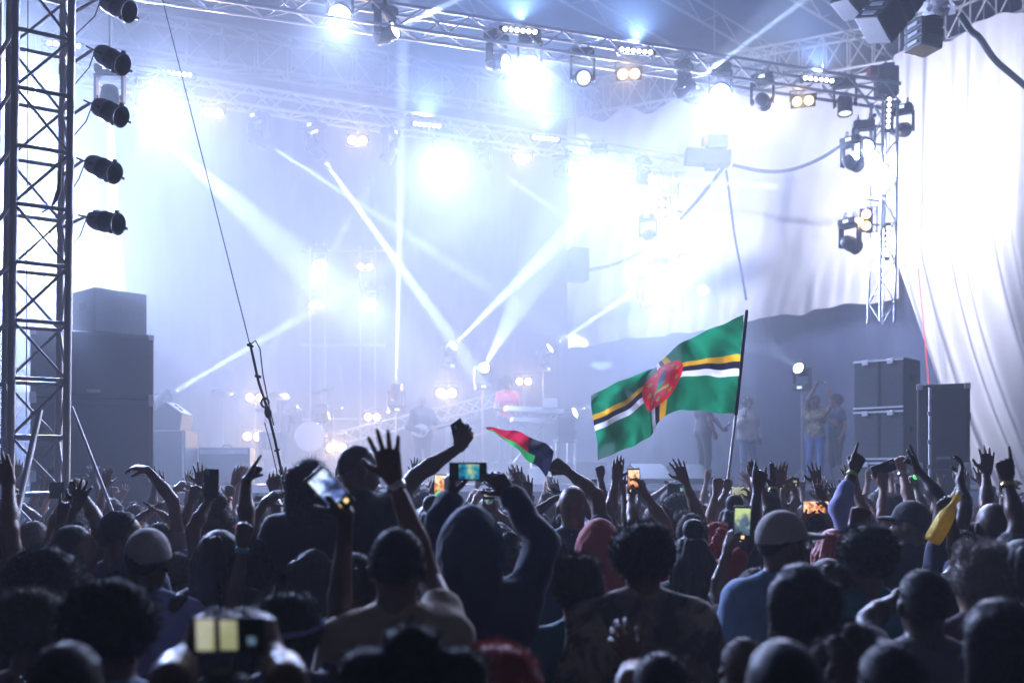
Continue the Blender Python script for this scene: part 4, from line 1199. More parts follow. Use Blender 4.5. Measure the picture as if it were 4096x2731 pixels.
STRETCH = []
def person(loc, h, yaw, label, skin=0, hair=('short', 'black'), shirt='black', trousers='denim', head=(0, 0, 0), arms=(), build=1.0, sleeve=0.5, jacket=False,
           hood=None, headband=None, glasses=False, cap=None, cap_turn=0.0, group=None, fine=True, bands=(), lean=0.0, hidden_arms=True, crouch=0.0):
    """loc: feet on the ground; arms: dicts in world space (s=+1 right / -1 left, e elbow, w wrist, d finger direction, n palm normal, g gesture)"""
    k = h / 1.75
    loc = Vector(loc)
    root = thing('person', loc, label, 'person', group, rot=(0, 0, yaw))
    Rw = Matrix.Rotation(yaw, 3, 'Z'); Ri = Rw.inverted()
    def toL(p): return np.array(Ri @ (Vector(p) - loc))
    def dirL(d): return np.array(Ri @ Vector(d))
    S = lambda x, y, z: v3(x, y, z) * k
    bw = build
    ly = lean
    Hc = S(0, 0.0 + ly * 1.15, 1.632)
    HR = rotm(head)
    nb = S(0, -0.015 + ly, 1.47)
    Hc = nb + HR @ (Hc - nb)
    def hp(p): return Hc + HR @ (v3(*p) * k)
    headP = [('e', hp((0, -0.008, 0.022)), [q * k for q in CR], 0.0, HR), ('e', hp((0, 0.03, -0.045)), [0.058 * k, 0.068 * k, 0.068 * k], 0.03, HR),
             ('e', hp((0, 0.055, -0.078)), [0.032 * k, 0.034 * k, 0.026 * k], 0.02, HR),
             ('c', hp((0, 0.088, 0.01)), hp((0, 0.110, -0.030)), 0.009 * k, 0.013 * k, 0.010), ('e', hp((0, 0.088, 0.026)), [0.052 * k, 0.016 * k, 0.011 * k], 0.012, HR),
             ('e', hp((0, 0.094, -0.060)), [0.026 * k, 0.014 * k, 0.011 * k], 0.008, HR),
             ('c', hp((0, -0.02, -0.06)), nb + S(0, 0, -0.03), 0.058 * k * (0.6 + 0.4 * bw), 0.064 * k * (0.6 + 0.4 * bw), 0.03)]
    for s_ in (-1, 1):
        headP.append(('e', hp((s_ * 0.079, -0.004, -0.008)), [0.011 * k, 0.022 * k, 0.034 * k], 0.006, HR @ rotm((0, 0, s_ * 0.35))))
    sh = {s_: S(s_ * 0.172 * bw, -0.012 + ly, 1.415) for s_ in (-1, 1)}
    torso = [('c', S(-0.095 * bw, 0.0 + ly * 0.8, 1.30), S(0.095 * bw, 0 + ly * 0.8, 1.30), 0.118 * k, 0.118 * k, 0.0),
             ('c', S(-0.11 * bw, -0.02 + ly * 0.9, 1.375), S(0.11 * bw, -0.02 + ly * 0.9, 1.375), 0.088 * k, 0.088 * k, 0.05),
             ('c', S(-0.06 * bw, 0.005, 1.10), S(0.06 * bw, 0.005, 1.10), 0.112 * k * bw, 0.112 * k * bw, 0.07),
             ('c', S(-0.08 * bw, -0.01, 0.96), S(0.08 * bw, -0.01, 0.96), 0.118 * k, 0.118 * k, 0.07)]
    for s_ in (-1, 1):
        torso.append(('c', nb + S(s_ * 0.03, -0.005, 0.02), sh[s_] + S(-s_ * 0.03, 0, 0.01), 0.045 * k, 0.050 * k, 0.05))
    legs = []
    for s_ in (-1, 1):
        hipP, kn, an = S(s_ * 0.09, -0.01, 0.92), S(s_ * 0.105, 0.03, 0.49), S(s_ * 0.11, -0.02, 0.09)
        legs += [('c', hipP, kn, 0.086 * k, 0.056 * k, 0.05), ('c', kn, an, 0.058 * k, 0.038 * k, 0.02)]
        headP_f = [('c', S(s_ * 0.11, -0.045, 0.045), S(s_ * 0.125, 0.13, 0.032), 0.042 * k, 0.032 * k, 0.03)]
        legs += headP_f
    armP, handP, slv, boxes, wrists = [], [], [], [], {}
    have = set()
    specs = []
    for a in arms:
        a = dict(a); have.add(a['s'])
        specs.append((a['s'], toL(a['e']), toL(a['w']), dirL(a['d']) if a.get('d') is not None else None, dirL(a.get('n', (0, 1, 0))), a.get('g', 'open')))
    for s_ in (-1, 1):
        if s_ not in have and hidden_arms:
            e = sh[s_] + S(s_ * 0.075, -0.03, -0.27); w = e + S(s_ * 0.005, 0.11, -0.22)
            specs.append((s_, e, w, v3(0, 0.25, -1), v3(-s_, 0.2, 0), 'claw'))
    for s_, e, w, d, n, g in specs:
        L1, L2 = np.linalg.norm(e - sh[s_]), np.linalg.norm(w - e)
        if L1 > 0.42 * k or L2 > 0.38 * k: STRETCH.append((label, round(L1, 2), round(L2, 2)))
        up = [('c', sh[s_], e, 0.057 * k * (0.5 + 0.5 * bw), 0.041 * k, 0.05)]
        fo = [('c', e, e + (w - e) * 0.35, 0.042 * k, 0.043 * k, 0.02), ('c', e + (w - e) * 0.35, w, 0.043 * k, 0.0265 * k, 0.02)]
        armP += up + fo
        hpms = hand_prims(w, (w - e) if d is None else d, n, s_, g, k * 1.03)
        handP.append((w, hpms)); wrists[s_] = (e, w)
        if jacket or sleeve > 1: slv.append(('c', sh[s_], e, 0.062 * k, 0.05 * k, 0.05)); slv.append(('c', e, e + (w - e) * (0.93 if sleeve < 1.5 else sleeve - 1), 0.05 * k, 0.040 * k, 0.03))
        else: slv.append(('c', sh[s_], sh[s_] + (e - sh[s_]) * sleeve, 0.061 * k, 0.055 * k, 0.05))
    bodyP = torso + armP + legs + headP
    for _, hps in handP: bodyP = bodyP + hps
    pts = [p for q in bodyP for p in ((q[1], q[2]) if q[0] == 'c' else (q[1],))]
    lo, hi = np.min(pts, 0) - 0.17, np.max(pts, 0) + 0.17
    # body surface: coarse where clothes cover it, fine at the head and the hands
    hb = 0.021 if fine else 0.026
    vs, qs = Field(lo, hi, hb).run(bodyP).mesh()
    boxes = [(Hc - 0.17 * k, Hc + 0.17 * k, 0.0095 if fine else 0.014)]
    for w, hps in handP:
        pp = np.array([p for q in hps for p in (q[1], q[2])])
        boxes.append((pp.min(0) - 0.025, pp.max(0) + 0.025, 0.0055 if fine else 0.0085))
    cen = vs[qs].mean(1); keep = np.ones(len(qs), bool)
    parts = []
    for blo, bhi, hh in boxes:
        sx = hb * 0.8
        keep &= ~np.all((cen > blo + sx) & (cen < bhi - sx), axis=1)
        parts.append(Field(blo, bhi, hh).run(bodyP).mesh())
    parts.insert(0, (vs, qs[keep]))
    link_mesh('body', npmesh('body', parts, [SKINS[skin]]), root)
    # clothes follow the body
    gr = 0.026 if jacket else 0.011
    cl = Field(lo, hi, 0.021 if fine else 0.026)
    cl.run(torso, gr); cl.run(slv, gr * 0.7)
    ring = [nb + S(0.078 * math.cos(a), 0.012 + 0.072 * math.sin(a), 0.028 - 0.022 * math.sin(a)) for a in [i * PI / 5 for i in range(11)]]
    cl.run([('c', ring[i], ring[i + 1], 0.013 * k, 0.013 * k, 0.008) for i in range(10)])
    cl.noise(0.010 if jacket else 0.0065, 27, loc.x * 7); cl.noise(0.0045, 58, loc.y * 5)
    link_mesh('jacket' if jacket else 'shirt', npmesh('shirt', [cl.mesh()], [CL[shirt]]), root)
    tr = Field(lo, v3(hi[0], hi[1], 1.05 * k), 0.026)
    tr.run([q for i, q in enumerate(legs) if i % 3 < 2], 0.012); tr.run([torso[3]], 0.006)
    tr.noise(0.004, 40, loc.x * 3)
    link_mesh('trousers', npmesh('trousers', [tr.mesh()], [CL[trousers]]), root)
    for s_ in (-1, 1):
        b_ = MB(); z0 = 0.0
        b_.box(S(s_ * 0.118, 0.04, 0.04), (0.105 * k, 0.29 * k, 0.082 * k), bevel=0.03 * k)
        o_ = b_.build('shoe', RUBBER, None); o_.parent = root
    M = Matrix.Translation(Vector(Hc)) @ Matrix(HR.tolist()).to_4x4() @ Matrix.Scale(k, 4)
    if hood: link_mesh('hood', hood_mesh(hood), root, M)
    else:
        if hair and hair[0] != 'bald': link_mesh('hair', hair_mesh(*hair), root, M)
        if cap: link_mesh('cap', cap_mesh(cap), root, M @ Matrix.Rotation(cap_turn, 4, 'Z'))
    if headband is not None:
        big = hair[0] == 'afro'
        ra, rb = (0.119, 0.128) if big else (0.100, 0.116)
        ps_ = [Vector((ra * math.cos(a), -0.018 + rb * math.sin(a), (0.055 if big else 0.05) + 0.02 * math.sin(a))) for a in [i * PI / 12 for i in range(25)]]
        o_ = MB().path(ps_, 0.010).build('headband', headband, None); o_.parent = root; o_.matrix_local = M
    if glasses:
        g_ = MB()
        for s_ in (-1, 1):
            g_.path([Vector((s_ * 0.034 + 0.026 * math.cos(a), 0.104, 0.012 + 0.02 * math.sin(a))) for a in [i * PI / 7 for i in range(15)]], 0.003)
            g_.path([(s_ * 0.06, 0.102, 0.015), (s_ * 0.084, 0.07, 0.012), (s_ * 0.086, -0.01, 0.006)], 0.003)
        g_.tube((-0.01, 0.106, 0.014), (0.01, 0.106, 0.014), 0.003)
        o_ = g_.build('glasses', CHROME, None); o_.parent = root; o_.matrix_local = M
    for s_, mt in bands:
        e, w = wrists[s_]
        d = nz(w - e); p = w - d * 0.03
        o_ = MB().lathe([(0.030 * k, -0.011), (0.0335 * k, -0.011), (0.0335 * k, 0.011), (0.030 * k, 0.011)], p, d, 16).build('wristband', mt, None); o_.parent = root
    return root

def copy_person(src, loc, yaw, s, label, group, hair=None, shirt=None, skin=None):
    r = src.copy(); col.objects.link(r)
    r.location = loc; r.rotation_euler = (0, 0, yaw); r.scale = (s, s, s)
    r['label'] = label; r['group'] = group
    for ch in src.children:
        if ch.name.startswith('wristband') : continue
        c = ch.copy(); col.objects.link(c); c.parent = r
        kind_ = ch.name.split('.')[0]
        m_ = shirt if kind_ == 'shirt' else skin if kind_ == 'body' else None
        if m_ is not None:
            c.material_slots[0].link = 'OBJECT'; c.material_slots[0].material = m_
        if kind_ == 'hair' and hair is not None: c.data = hair
    return r
# ================================================================== the crowd
OCC = []
HTOP = {'short': 0.012, 'fade': 0.006, 'bald': 0.0, 'afro': 0.045, 'bigafro': 0.07, 'curly': 0.03, 'bun': 0.075, 'puffs': 0.085, 'long': 0.016, 'bob': 0.018, 'dreads': 0.015, 'locks': 0.08, 'updo': 0.05}
BANDG = mat('yellow green wristband', (0.55, 0.62, 0.10), 0.4); BANDO = mat('orange wristband', (0.75, 0.20, 0.08), 0.4); BANDW = mat('silver bangle', (0.7, 0.7, 0.7), 0.25, 1.0)
CRATE = mat('scuffed flight case', (0.05, 0.05, 0.055), 0.6, vary=0.3, scale=6)
def crowd(x, y, D, label, arms=(), hair=('short', 'black'), ground=0.0, hmax=1.93, yaw=0.0, **kw):
    """x, y: top of the head in the photograph; D: metres from the camera. arms: (side, elbow px, wrist px, gesture, fingertip px or None, palm normal or None)"""
    top = at(x, y, D)
    off = 0.045 if kw.get('hood') else (0.018 if kw.get('cap') else HTOP[hair[0]])
    z = top.z - off
    base = 0.0
    if z > hmax:
        base = z - 1.70
        c = Vector((top.x, D, 0))
        r_ = thing('flight_case', c, 'low scuffed black case under the ' + label.split(' ', 1)[1][:60].rsplit(' ', 1)[0], 'case')
        r_['label'] = 'low black case that lifts a ' + ' '.join(label.split()[:7])
        MB().box(c + Vector((0, 0, base / 2)), (0.62, 0.5, base), bevel=0.02).build('box', CRATE, r_)
        MB().box(c + Vector((0, 0, base - 0.03)), (0.64, 0.52, 0.03)).build('lid_rim', ALU, r_)
        z -= base
    h = z
    k = h / 1.75
    bw = kw.get('build', 1.0)
    out = []
    for a in arms:
        s_, e, w, g = a[:4]
        tip = a[4] if len(a) > 4 else None
        n = a[5] if len(a) > 5 and a[5] is not None else (0, 1, 0)
        fw = a[6] if len(a) > 6 else 1
        sh = Matrix.Rotation(yaw, 3, 'Z') @ (Vector((s_ * 0.172 * bw, -0.012, 1.415)) * k) + Vector((top.x, D, base))
        def reach(p0, px, L, sg):
            q = at(px[0], px[1], p0.y)
            for _ in range(4):
                dx = math.hypot(q.x - p0.x, q.z - p0.z)
                dy = math.sqrt(max(0.0, L * L - dx * dx)) * sg
                q = at(px[0], px[1], p0.y + dy)
            return q
        E_ = reach(sh, e, 0.295 * k, fw)
        W_ = reach(E_, w, 0.265 * k, fw * 0.8)
        d = None
        if tip is not None:
            T_ = at(tip[0], tip[1], W_.y)
            d = T_ - W_
        out.append(dict(s=s_, e=E_, w=W_, d=d, n=n, g=g))
    OCC.append((top.x, D))
    return person((top.x, D, base), h, yaw, label, arms=out, hair=hair, fine=D < 5.6, **kw), out

# ---- people one can tell apart, roughly from the camera towards the stage
crowd(135, 2344, 3.0, 'person with blurred brown afro by the tower foot', hair=('afro', 'brown'), shirt='plum', skin=1)
crowd(448, 2300, 2.5, 'person with tall dark afro and pale blue shirt', hair=('afro', 'black'), shirt='paleblue', skin=0, build=1.1)
crowd(720, 2368, 4.0, 'person with cropped reddish brown hair, fist raised beside dreadlocks', hair=('short', 'brown'), shirt='black', skin=1,
      arms=[(1, (930, 2460), (972, 2170), 'fist', (985, 2085), (0, 1, 0))], bands=[(1, mat('teal wristband', (0.03, 0.4, 0.35), 0.4))])
crowd(187, 2183, 3.9, 'person with wide round afro before the lamp tower', hair=('bigafro', 'black'), shirt='black', skin=0)
crowd(291, 2096, 4.6, 'person with shaved head and grey shirt near the tower', hair=('fade', 'black'), shirt='grey', skin=1, head=(0, 0, -0.7))
crowd(478, 2039, 4.8, 'person in glasses turning to the black stack', glasses=True, hair=('short', 'black'), shirt='navy', skin=0, head=(0, 0, -0.9))
crowd(592, 2118, 4.0, 'person in a pale cap and lilac shirt', hair=('short', 'black'), cap='cream', cap_turn=0.25, shirt='lilac', skin=0)
crowd(880, 2113, 4.3, 'person with thick hanging dreadlocks in a dark top', hair=('dreads', 'black'), shirt='black', skin=0)
crowd(1066, 2222, 5.0, 'person with a silvery hair band deep among taller heads', headband=mat('silver hair band', (0.6, 0.6, 0.65), 0.3, 0.6), hair=('bob', 'black'), shirt='grey', skin=1)
crowd(1169, 2187, 4.8, 'person with orange dyed hair', hair=('short', 'orange'), shirt='black', skin=1)
crowd(1255, 2192, 4.3, 'person with straight hair beside the orange haired one', hair=('long', 'brown'), shirt='navy', skin=1)
crowd(1420, 2205, 3.6, 'person with round cropped head behind a raised forearm', hair=('short', 'black'), shirt='navy', skin=0)
p16, a16 = crowd(1145, 2357, 3.0, 'person with pale headband holding up a tilted phone', headband=CL['lilac'], hair=('afro', 'black'), shirt='navy', skin=0,
      arms=[(1, (1345, 2560), (1385, 2060), 'hold', (1330, 1960), (-0.6, 0.5, 0))])
crowd(1655, 2488, 1.95, 'person with curly hair in two puffs and a knot', hair=('puffs', 'black'), shirt='black', skin=1)
crowd(1640, 2370, 3.3, 'person with short afro below the hooded one', hair=('afro', 'black'), shirt='black', skin=0)
p19, a19 = crowd(1885, 2038, 3.9, 'person in a dark blue hood filming with both arms up', hood='navy', shirt='navy', jacket=True, skin=0, build=1.08,
      arms=[(-1, (1720, 2200), (1800, 1990), 'hold', (1800, 1890), (0.7, 0.4, 0)), (1, (2172, 2175), (2040, 1975), 'hold', (1960, 1880), (-0.5, 0.6, 0))])
crowd(1590, 2105, 3.15, 'person in tan shirt stretching one open hand highest', hair=('short', 'black'), shirt='tan', skin=1,
      arms=[(1, (1712, 2300), (1572, 1912), 'open', (1520, 1690), (0, 1, 0))], bands=[(1, BANDW)])
p21, a21 = crowd(1433, 1777, 4.75, 'person with shaved head raised above the crowd, arm stretched sideways', hair=('fade', 'brown'), shirt='black', skin=1, yaw=-0.5, head=(0, 0, -0.6),
      arms=[(1, (1660, 1905), (1835, 1790), 'hold', (1862, 1745), (0, 0.5, 0.6))])
crowd(1243, 1832, 4.7, 'person with long straight dark hair standing taller than the rest', hair=('long', 'black'), shirt='black', skin=1)
crowd(1035, 2150, 4.6, 'person pointing one crooked hand at the drums', hair=('bun', 'black'), shirt='black', skin=0,
      arms=[(-1, (985, 2110), (985, 1925), 'point', (1030, 1840), (1, 0.2, -0.4))])
crowd(640, 2085, 6.4, 'person arching one arm overhead beside the black stack', hair=('short', 'black'), shirt='grey', skin=0,
      arms=[(1, (690, 1998), (592, 1878), 'claw', (515, 1860), (-0.1, 0.3, -1))])
crowd(300, 2074, 5.7, 'person clasping both hands overhead before the tower', hair=('short', 'black'), shirt='black', skin=1,
      arms=[(-1, (228, 2080), (290, 1975), 'fist', (305, 1920), (1, 0.3, 0)), (1, (392, 2090), (330, 1978), 'fist', (315, 1920), (-1, 0.3, 0))])
crowd(-60, 2105, 4.6, 'person at the tower foot lifting a straight arm', hair=('short', 'black'), shirt='black', skin=1,
      arms=[(1, (35, 2120), (35, 1935), 'flat', (0, 1830), (0, 1, 0))])
p24, a24 = crowd(700, 2200, 5.2, 'person holding a dark phone aloft beside an open hand', hair=('afro', 'brown'), shirt='black', skin=0,
      arms=[(1, (770, 2120), (838, 1995), 'hold', (846, 1920), (0, 0.8, 0)), ])
crowd(790, 2095, 6.6, 'person with five fingers spread before the amplifier', hair=('short', 'black'), shirt='navy', skin=0,
      arms=[(1, (818, 2040), (806, 1940), 'open', (798, 1850), (0, 1, 0))])
crowd(905, 2110, 7.6, 'person with a small raised fist before the amplifier', hair=('short', 'black'), shirt='blue', skin=1,
      arms=[(1, (905, 2075), (916, 1985), 'fist', (920, 1935), (0, 1, 0))], bands=[(1, BANDO)])
crowd(1090, 2090, 6.2, 'person raising a cupped hand by the guy rope', hair=('curly', 'black'), shirt='grey', skin=0,
      arms=[(1, (1112, 2070), (1098, 1965), 'claw', (1098, 1890), (0, 1, 0))])
# right half
p30, a30 = crowd(2291, 1941, 5.8, 'person with bald head waving the red black and green flag', hair=('bald', 'black'), shirt='navy', skin=1,
      arms=[(1, (2388, 1985), (2268, 1880), 'fist', (2205, 1845), (-0.4, 0.8, -0.3))])
p32, a32 = crowd(2450, 2105, 8.0, 'person gripping the loose corner of the big flag', hair=('short', 'black'), shirt='black', skin=2,
      arms=[(-1, (2425, 2045), (2402, 1905), 'fist', (2398, 1850), (0, 1, 0))])
p33, a33 = crowd(2615, 2100, 6.0, 'person filming upright with a bright orange phone screen', hair=('short', 'black'), shirt='black', skin=1,
      arms=[(-1, (2535, 2090), (2522, 1990), 'hold', (2520, 1930), (0.8, 0.4, 0)), (1, (2655, 2085), (2580, 1975), 'hold', (2560, 1915), (-0.8, 0.4, 0))])
crowd(2395, 2083, 5.2, 'person in a red hood between the bald head and the phone', hood='red', shirt='red', jacket=True, skin=1)
crowd(2570, 2087, 3.8, 'person with thick black hair and patterned tan jacket', hair=('afro', 'black'), shirt='stripe', jacket=True, skin=0, build=1.2)
crowd(2310, 2220, 3.9, 'person with brown hair gathered loosely on top', hair=('updo', 'brown'), shirt='teal', skin=3)
crowd(2770, 2075, 5.0, 'person with knotted locks piled on the head', hair=('locks', 'black'), shirt='black', skin=0)
crowd(2737, 2037, 7.4, 'person with reddish brown hair before the singer in black', hair=('afro', 'brown'), shirt='grey', skin=1)
crowd(2700, 1972, 8.5, 'person with dark round hair beside the white oval sign', hair=('afro', 'black'), shirt='black', skin=0)
crowd(2862, 2095, 6.0, 'person with red dyed hair near the flag pole', hair=('curly', 'red'), shirt='red', skin=1)
p40, a40 = crowd(3020, 2262, 4.5, 'person in white shirt holding a phone upright', hair=('bob', 'brown'), shirt='white', skin=1,
      arms=[(-1, (2862, 2390), (2912, 2190), 'hold', (2945, 2110), (0.7, 0.5, 0))])
crowd(3115, 2048, 4.2, 'person in a pale peaked cap facing the cabinets', hair=('short', 'black'), cap='cream', shirt='paleblue', skin=0, head=(0, 0, -1.25))
crowd(3200, 2248, 3.0, 'person with long dark hair over an olive top', hair=('long', 'black'), shirt='olive', skin=0)
crowd(3310, 2226, 4.3, 'person with braided hair behind the long dark hair', hair=('dreads', 'brown'), shirt='black', skin=1)
crowd(3465, 2095, 4.2, 'person with yellow wristband and raised fist over a dark head', hair=('afro', 'black'), shirt='teal', skin=0,
      arms=[(-1, (3400, 2390), (3420, 2110), 'fist', (3450, 2020), (0.4, 1, 0))], bands=[(-1, BANDG)])
crowd(3330, 2110, 5.4, 'person in rolled lilac sleeve pointing a finger up', hair=('dreads', 'red'), shirt='lilac', skin=0, sleeve=1.55,
      arms=[(1, (3360, 2030), (3415, 1880), 'point', (3450, 1790), (0, 1, 0))], bands=[(1, BANDG)])
crowd(3085, 2085, 6.0, 'person with both wristbanded hands flung up', hair=('short', 'black'), shirt='black', skin=0,
      arms=[(-1, (3080, 2045), (3035, 1935), 'flat', (2990, 1830), (0.6, 0.6, 0)), (1, (3105, 2050), (3092, 1950), 'flat', (3095, 1835), (-0.7, 0.6, 0))], bands=[(-1, BANDG), (1, BANDG)])
crowd(3275, 2070, 7.0, 'person with orange wristband and spread hand', hair=('short', 'black'), shirt='grey', skin=0,
      arms=[(1, (3300, 2020), (3268, 1935), 'open', (3255, 1842), (0, 1, 0))], bands=[(1, BANDO)])
p48, a48 = crowd(3150, 2060, 7.4, 'person filming with both bare arms straight up', hair=('long', 'brown'), shirt='white', skin=3,
      arms=[(-1, (3120, 2050), (3128, 1965), 'hold', (3138, 1930), (0.8, 0.4, 0)), (1, (3185, 2050), (3178, 1960), 'hold', (3168, 1925), (-0.8, 0.4, 0))])
p49, a49 = crowd(3520, 2110, 6.4, 'person with fair arm holding a phone aloft', hair=('long', 'brown'), shirt='grey', skin=3,
      arms=[(1, (3530, 2065), (3530, 1945), 'hold', (3532, 1870), (0, 0.9, 0))])
crowd(3650, 2090, 6.6, 'person with fair arm raised in a loose fist', hair=('bob', 'brown'), shirt='teal', skin=4,
      arms=[(-1, (3640, 2010), (3606, 1880), 'fist', (3595, 1815), (0.2, 1, 0))], bands=[(-1, BANDW)])
crowd(3850, 2115, 5.3, 'person flicking an index finger up from a bent wrist', hair=('short', 'black'), shirt='navy', skin=2,
      arms=[(-1, (3770, 2010), (3672, 1885), 'two', (3640, 1790), (-0.8, 0.5, 0))])
p53, a53 = crowd(3870, 2140, 4.9, 'person gripping a golden bottle by the neck', hair=('short', 'black'), shirt='black', skin=2,
      arms=[(-1, (3835, 2260), (3800, 2060), 'fist', (3778, 2000), (-0.3, 0.2, 1))])
crowd(3905, 2085, 5.6, 'person curling thumb to finger beside the bottle', hair=('short', 'black'), shirt='black', skin=2,
      arms=[(-1, (3860, 2040), (3838, 1920), 'claw', (3856, 1830), (-1, 0.3, 0))])
crowd(3925, 2080, 5.9, 'person with five spread fingers before the drape', hair=('short', 'black'), shirt='black', skin=0,
      arms=[(1, (3945, 2030), (3946, 1890), 'open', (3952, 1785), (0, 1, 0))])
crowd(4050, 2120, 4.7, 'person with gold bracelet pointing beside the drape', hair=('long', 'black'), shirt='black', skin=0,
      arms=[(-1, (4075, 2110), (4025, 1915), 'point', (4010, 1800), (0.3, 1, 0))], bands=[(-1, mat('gold bracelet', (0.8, 0.55, 0.2), 0.25, 1.0))])
crowd(3970, 2010, 5.1, 'person with bald head below the spread hand', hair=('bald', 'black'), shirt='navy', skin=2)
crowd(3645, 2006, 6.0, 'person in a dark cap with its peak turned sideways', hair=('short', 'black'), cap='black', shirt='black', skin=1, head=(0, 0, 0.9))
crowd(3710, 2048, 6.5, 'person with small curly afro beside the bottle', hair=('afro', 'black'), shirt='black', skin=0)
crowd(3905, 2168, 3.7, 'person with ash blond hair pinned up', hair=('updo', 'grey'), shirt='plum', skin=3)
crowd(4085, 2150, 4.0, 'person with dark locks before the drape', hair=('dreads', 'black'), shirt='black', skin=0)
crowd(3690, 2270, 3.25, 'person with cropped hair and grey shirt, elbow lifted', hair=('short', 'black'), shirt='grey', skin=2,
      arms=[(-1, (3470, 2480), (3590, 2390), 'fist', (3640, 2370), (0, 1, 0))])
crowd(3990, 2385, 2.6, 'person with long loose hair under the ash blond one', hair=('long', 'black'), shirt='black', skin=1)
crowd(3130, 2548, 1.95, 'person with gleaming shaved head close below the olive top', hair=('fade', 'black'), shirt='navy', skin=0)
crowd(3390, 2496, 2.75, 'person with curly hair between the gleaming head and the grey shirt', hair=('curly', 'brown'), shirt='black', skin=1)
crowd(2975, 2540, 3.0, 'person with small reddish head beside the gleaming shaved head', hair=('short', 'brown'), shirt='plum', skin=1)
crowd(1985, 2560, 2.4, 'person with red dyed hair below the hooded one', hair=('afro', 'red'), shirt='black', skin=1)
p15, a15 = crowd(900, 2665, 1.95, 'person holding a bright phone level in both hands', hair=('short', 'black'), shirt='black', skin=0,
      arms=[(-1, (680, 2720), (745, 2620), 'hold', (775, 2540), (0.8, 0.4, 0)), (1, (1150, 2720), (1090, 2620), 'hold', (1060, 2540), (-0.8, 0.4, 0))])
crowd(2640, 2600, 2.6, 'person raising a curled hand below the tan jacket', hair=('short', 'black'), shirt='plum', skin=1,
      arms=[(-1, (2520, 2725), (2545, 2640), 'claw', (2510, 2590), (0.5, 0.5, -0.6))])
crowd(3560, 2560, 2.3, 'person with dark cropped hair below the lifted elbow', hair=('short', 'black'), shirt='grey', skin=2)
crowd(270, 2560, 2.1, 'person with plain dark hair below the tall afro', hair=('short', 'black'), shirt='paleblue', skin=1)
p51b, a51b = crowd(1500, 2150, 5.4, 'person filming level with a bright three panel phone', hair=('bob', 'black'), shirt='black', skin=1,
      arms=[(-1, (1440, 2160), (1455, 2075), 'hold', (1475, 2040), (0.8, 0.4, 0)), (1, (1580, 2165), (1578, 2080), 'hold', (1565, 2040), (-0.8, 0.4, 0))])
pf, af = crowd(2850, 2065, 8.0, 'person bearing the pole of the big green flag', hair=('short', 'black'), shirt='navy', skin=1, sleeve=0.6,
      arms=[(1, (2868, 2045), (2905, 1960), 'fist', (2915, 1920), (0.3, 0.8, 0)), (-1, (2850, 2060), (2895, 2010), 'fist', (2905, 1975), (0.3, 0.8, 0))])
pc, ac = crowd(1700, 2050, 6.2, 'person raising a phone beside a neon green token', hair=('short', 'black'), shirt='black', skin=3,
      arms=[(1, (1700, 2060), (1735, 1985), 'hold', (1755, 1930), (0, 0.8, 0))])
crowd(2040, 2120, 5.6, 'person with a knot of hair under the hooded one’s arm'.replace('’', ''), hair=('bun', 'black'), shirt='black', skin=2)
crowd(2175, 2130, 5.0, 'person with tangled dark curls beside the brown updo', hair=('curly', 'black'), shirt='navy', skin=0)

def holder(x, y, D, label, flat=True, **kw):
    """someone holding a phone up at (x, y)"""
    s = F / D
    hx = x + 0.06 * s
    hw = 0.085 if flat else 0.045
    return crowd(hx, HZ + 0.30 * s, D - 0.25, label, arms=[(-1, (hx - 0.30 * s, y + 0.27 * s), (x - hw * s, y + 0.085 * s), 'hold', (x - hw * s + 6, y), (0.8, 0.4, 0)),
        (1, (hx + 0.30 * s, y + 0.27 * s), (x + hw * s, y + 0.085 * s), 'hold', (x + hw * s - 6, y), (-0.8, 0.4, 0))], **kw)
h1, ah1 = holder(1955, 2000, 6.6, 'person with bobbed hair holding a barred phone under the flag', False, hair=('bob', 'black'), shirt='plum', skin=1)
h2, ah2 = holder(2962, 1965, 8.6, 'person with curly hair holding a yellow screened phone behind the pole', True, hair=('curly', 'black'), shirt='grey', skin=0)
h3, ah3 = holder(3262, 2028, 5.9, 'person holding an ochre screened phone beside the lilac sleeve', True, hair=('short', 'brown'), shirt='olive', skin=1)
h4, ah4 = holder(2715, 1955, 9.2, 'person holding a long dark phone beside the oval sign', True, hair=('short', 'black'), shirt='navy', skin=0)
h5, ah5 = crowd(3665, 2115, 7.2, 'person shaking a small neon green token', hair=('short', 'black'), shirt='grey', skin=1,
      arms=[(1, (3690, 2030), (3660, 1950), 'fist', (3660, 1910), (0, 1, 0))])

